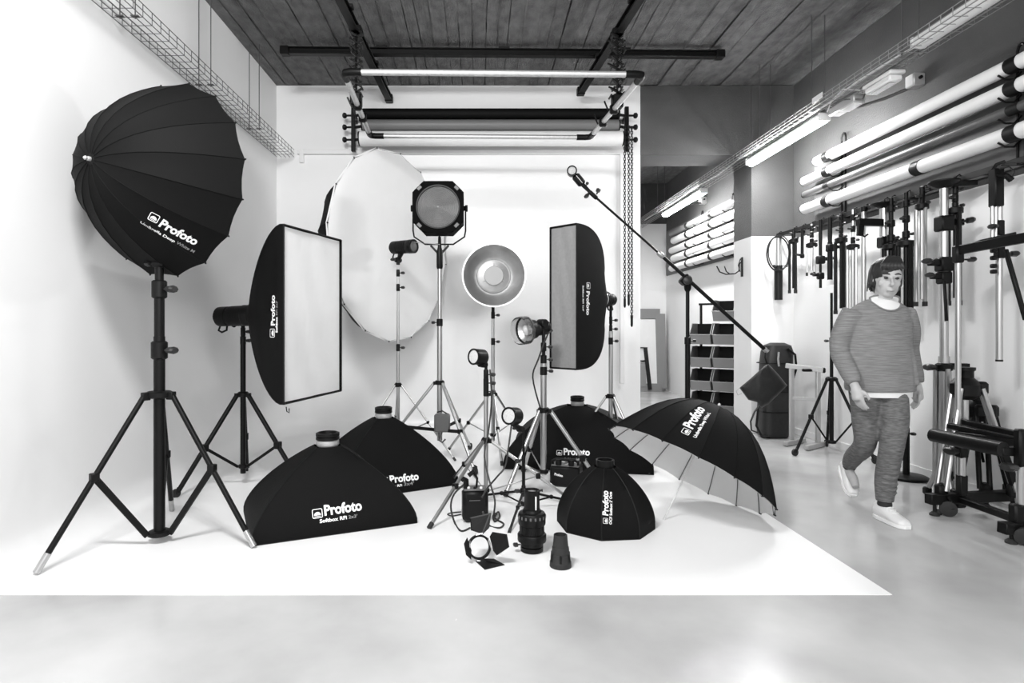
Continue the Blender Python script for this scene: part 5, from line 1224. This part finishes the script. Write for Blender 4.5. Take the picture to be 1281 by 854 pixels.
# scoop of white tee showing in the neckline, laid on the chest
tree = BVHTree.FromPolygons(SWM.v, SWM.f); vs = []; N = 24; H = 8
for i in range(H+1):
    for k in range(N):
        a = 2*PI*k/N; f = i/H; x = 2.657+.098*f*math.cos(a); z = 1.445+(.085 if math.sin(a) < 0 else .02)*f*math.sin(a)
        h = tree.ray_cast(V((x, 3.5, z)), V((0, 1, 0))); y = h[0].y if h[0] is not None else 3.93
        vs.append(V((x, y-.004, z)))
MB().add(vs, [(i*N+k, i*N+(k+1) % N, (i+1)*N+(k+1) % N, (i+1)*N+k) for i in range(H) for k in range(N)]).build('tee_collar', 'tee', PT)
MB().tube(vs[-N:], .006, 6, closed=True).build('neckline', 'knit', PT)
tr = MB(); trunk(tr, [((2.64, 3.96, .93), .165, .108), ((2.64, 3.96, .85), .175, .115), ((2.64, 3.96, .79), .165, .105)])
limb(tr, LLEG, [.095, .083, .067, .061, .050], 18)
limb(tr, RLEG, [.095, .086, .070, .064, .052], 18)
for k in range(9):
    q = lerp(KR, AR, .1*k); limb(tr, [q+V((-.06, -.03, .008)), q+V((0, -.070+.004*k, -.004)), q+V((.06, -.03, .012*(k % 3)))], [.003, .009, .003], 8, 3)
for k in range(5):
    q = lerp(HR, KR, .25+.17*k); limb(tr, [q+V((-.07, -.04, .02)), q+V((0, -.088+.003*k, 0)), q+V((.07, -.03, -.02))], [.003, .008, .003], 8, 3)
voxel(tr, 'trousers', 'denim', PT, .0085, 5)
def shoe(A, d, up):
    d = V(d).normalized(); up = V(up).normalized(); sd = d.cross(up).normalized(); s = MB(); q = lambda a, b, c: A+d*a+sd*b+up*c
    seg = 16; vs = []; secs = [(-.075, .026, .035, -.045), (-.06, .036, .055, -.03), (-.02, .040, .060, -.025), (.03, .043, .048, -.037), (.08, .047, .036, -.049), (.12, .048, .029, -.056), (.16, .042, .025, -.060), (.185, .026, .018, -.066)]
    for (a, w, h2, c) in secs: vs += [q(a, w*math.cos(2*PI*k/seg), max(c+h2*math.sin(2*PI*k/seg), -.078)) for k in range(seg)]
    s.add(vs, [(i*seg+k, i*seg+(k+1) % seg, (i+1)*seg+(k+1) % seg, (i+1)*seg+k) for i in range(len(secs)-1) for k in range(seg)]+[tuple(range(seg)), tuple(range(len(vs)-seg, len(vs)))])
    S = voxel(s, 'shoe', 'whitep', PT, .006, 2)
    out = [(a, w) for (a, w) in ((-.082, .0), (-.07, .028), (-.03, .041), (.05, .046), (.12, .051), (.165, .043), (.192, .018))]
    pl = [q(a, w, -.088) for a, w in out]+[q(a, -w, -.088) for a, w in reversed(out) if w > 0]
    MB().plate(pl, up, .020).build('sole', 'white', S)
    for k in range(4): MB().tube([q(.02+.022*k, -.022, .012-.010*k), q(.028+.022*k, 0, .020-.012*k), q(.02+.022*k, .022, .012-.010*k)], .0035, 6).build('lace', 'lining', S)
    MB().lathe([(.040, 0), (.043, .01), (.036, .05)], A+up*.005, up, 16).build('sock', 'sock', PT)
shoe(AR, (.10, -1, 0), (0, 0, 1)); shoe(AL, ftd, (-.1, -.65, .75))
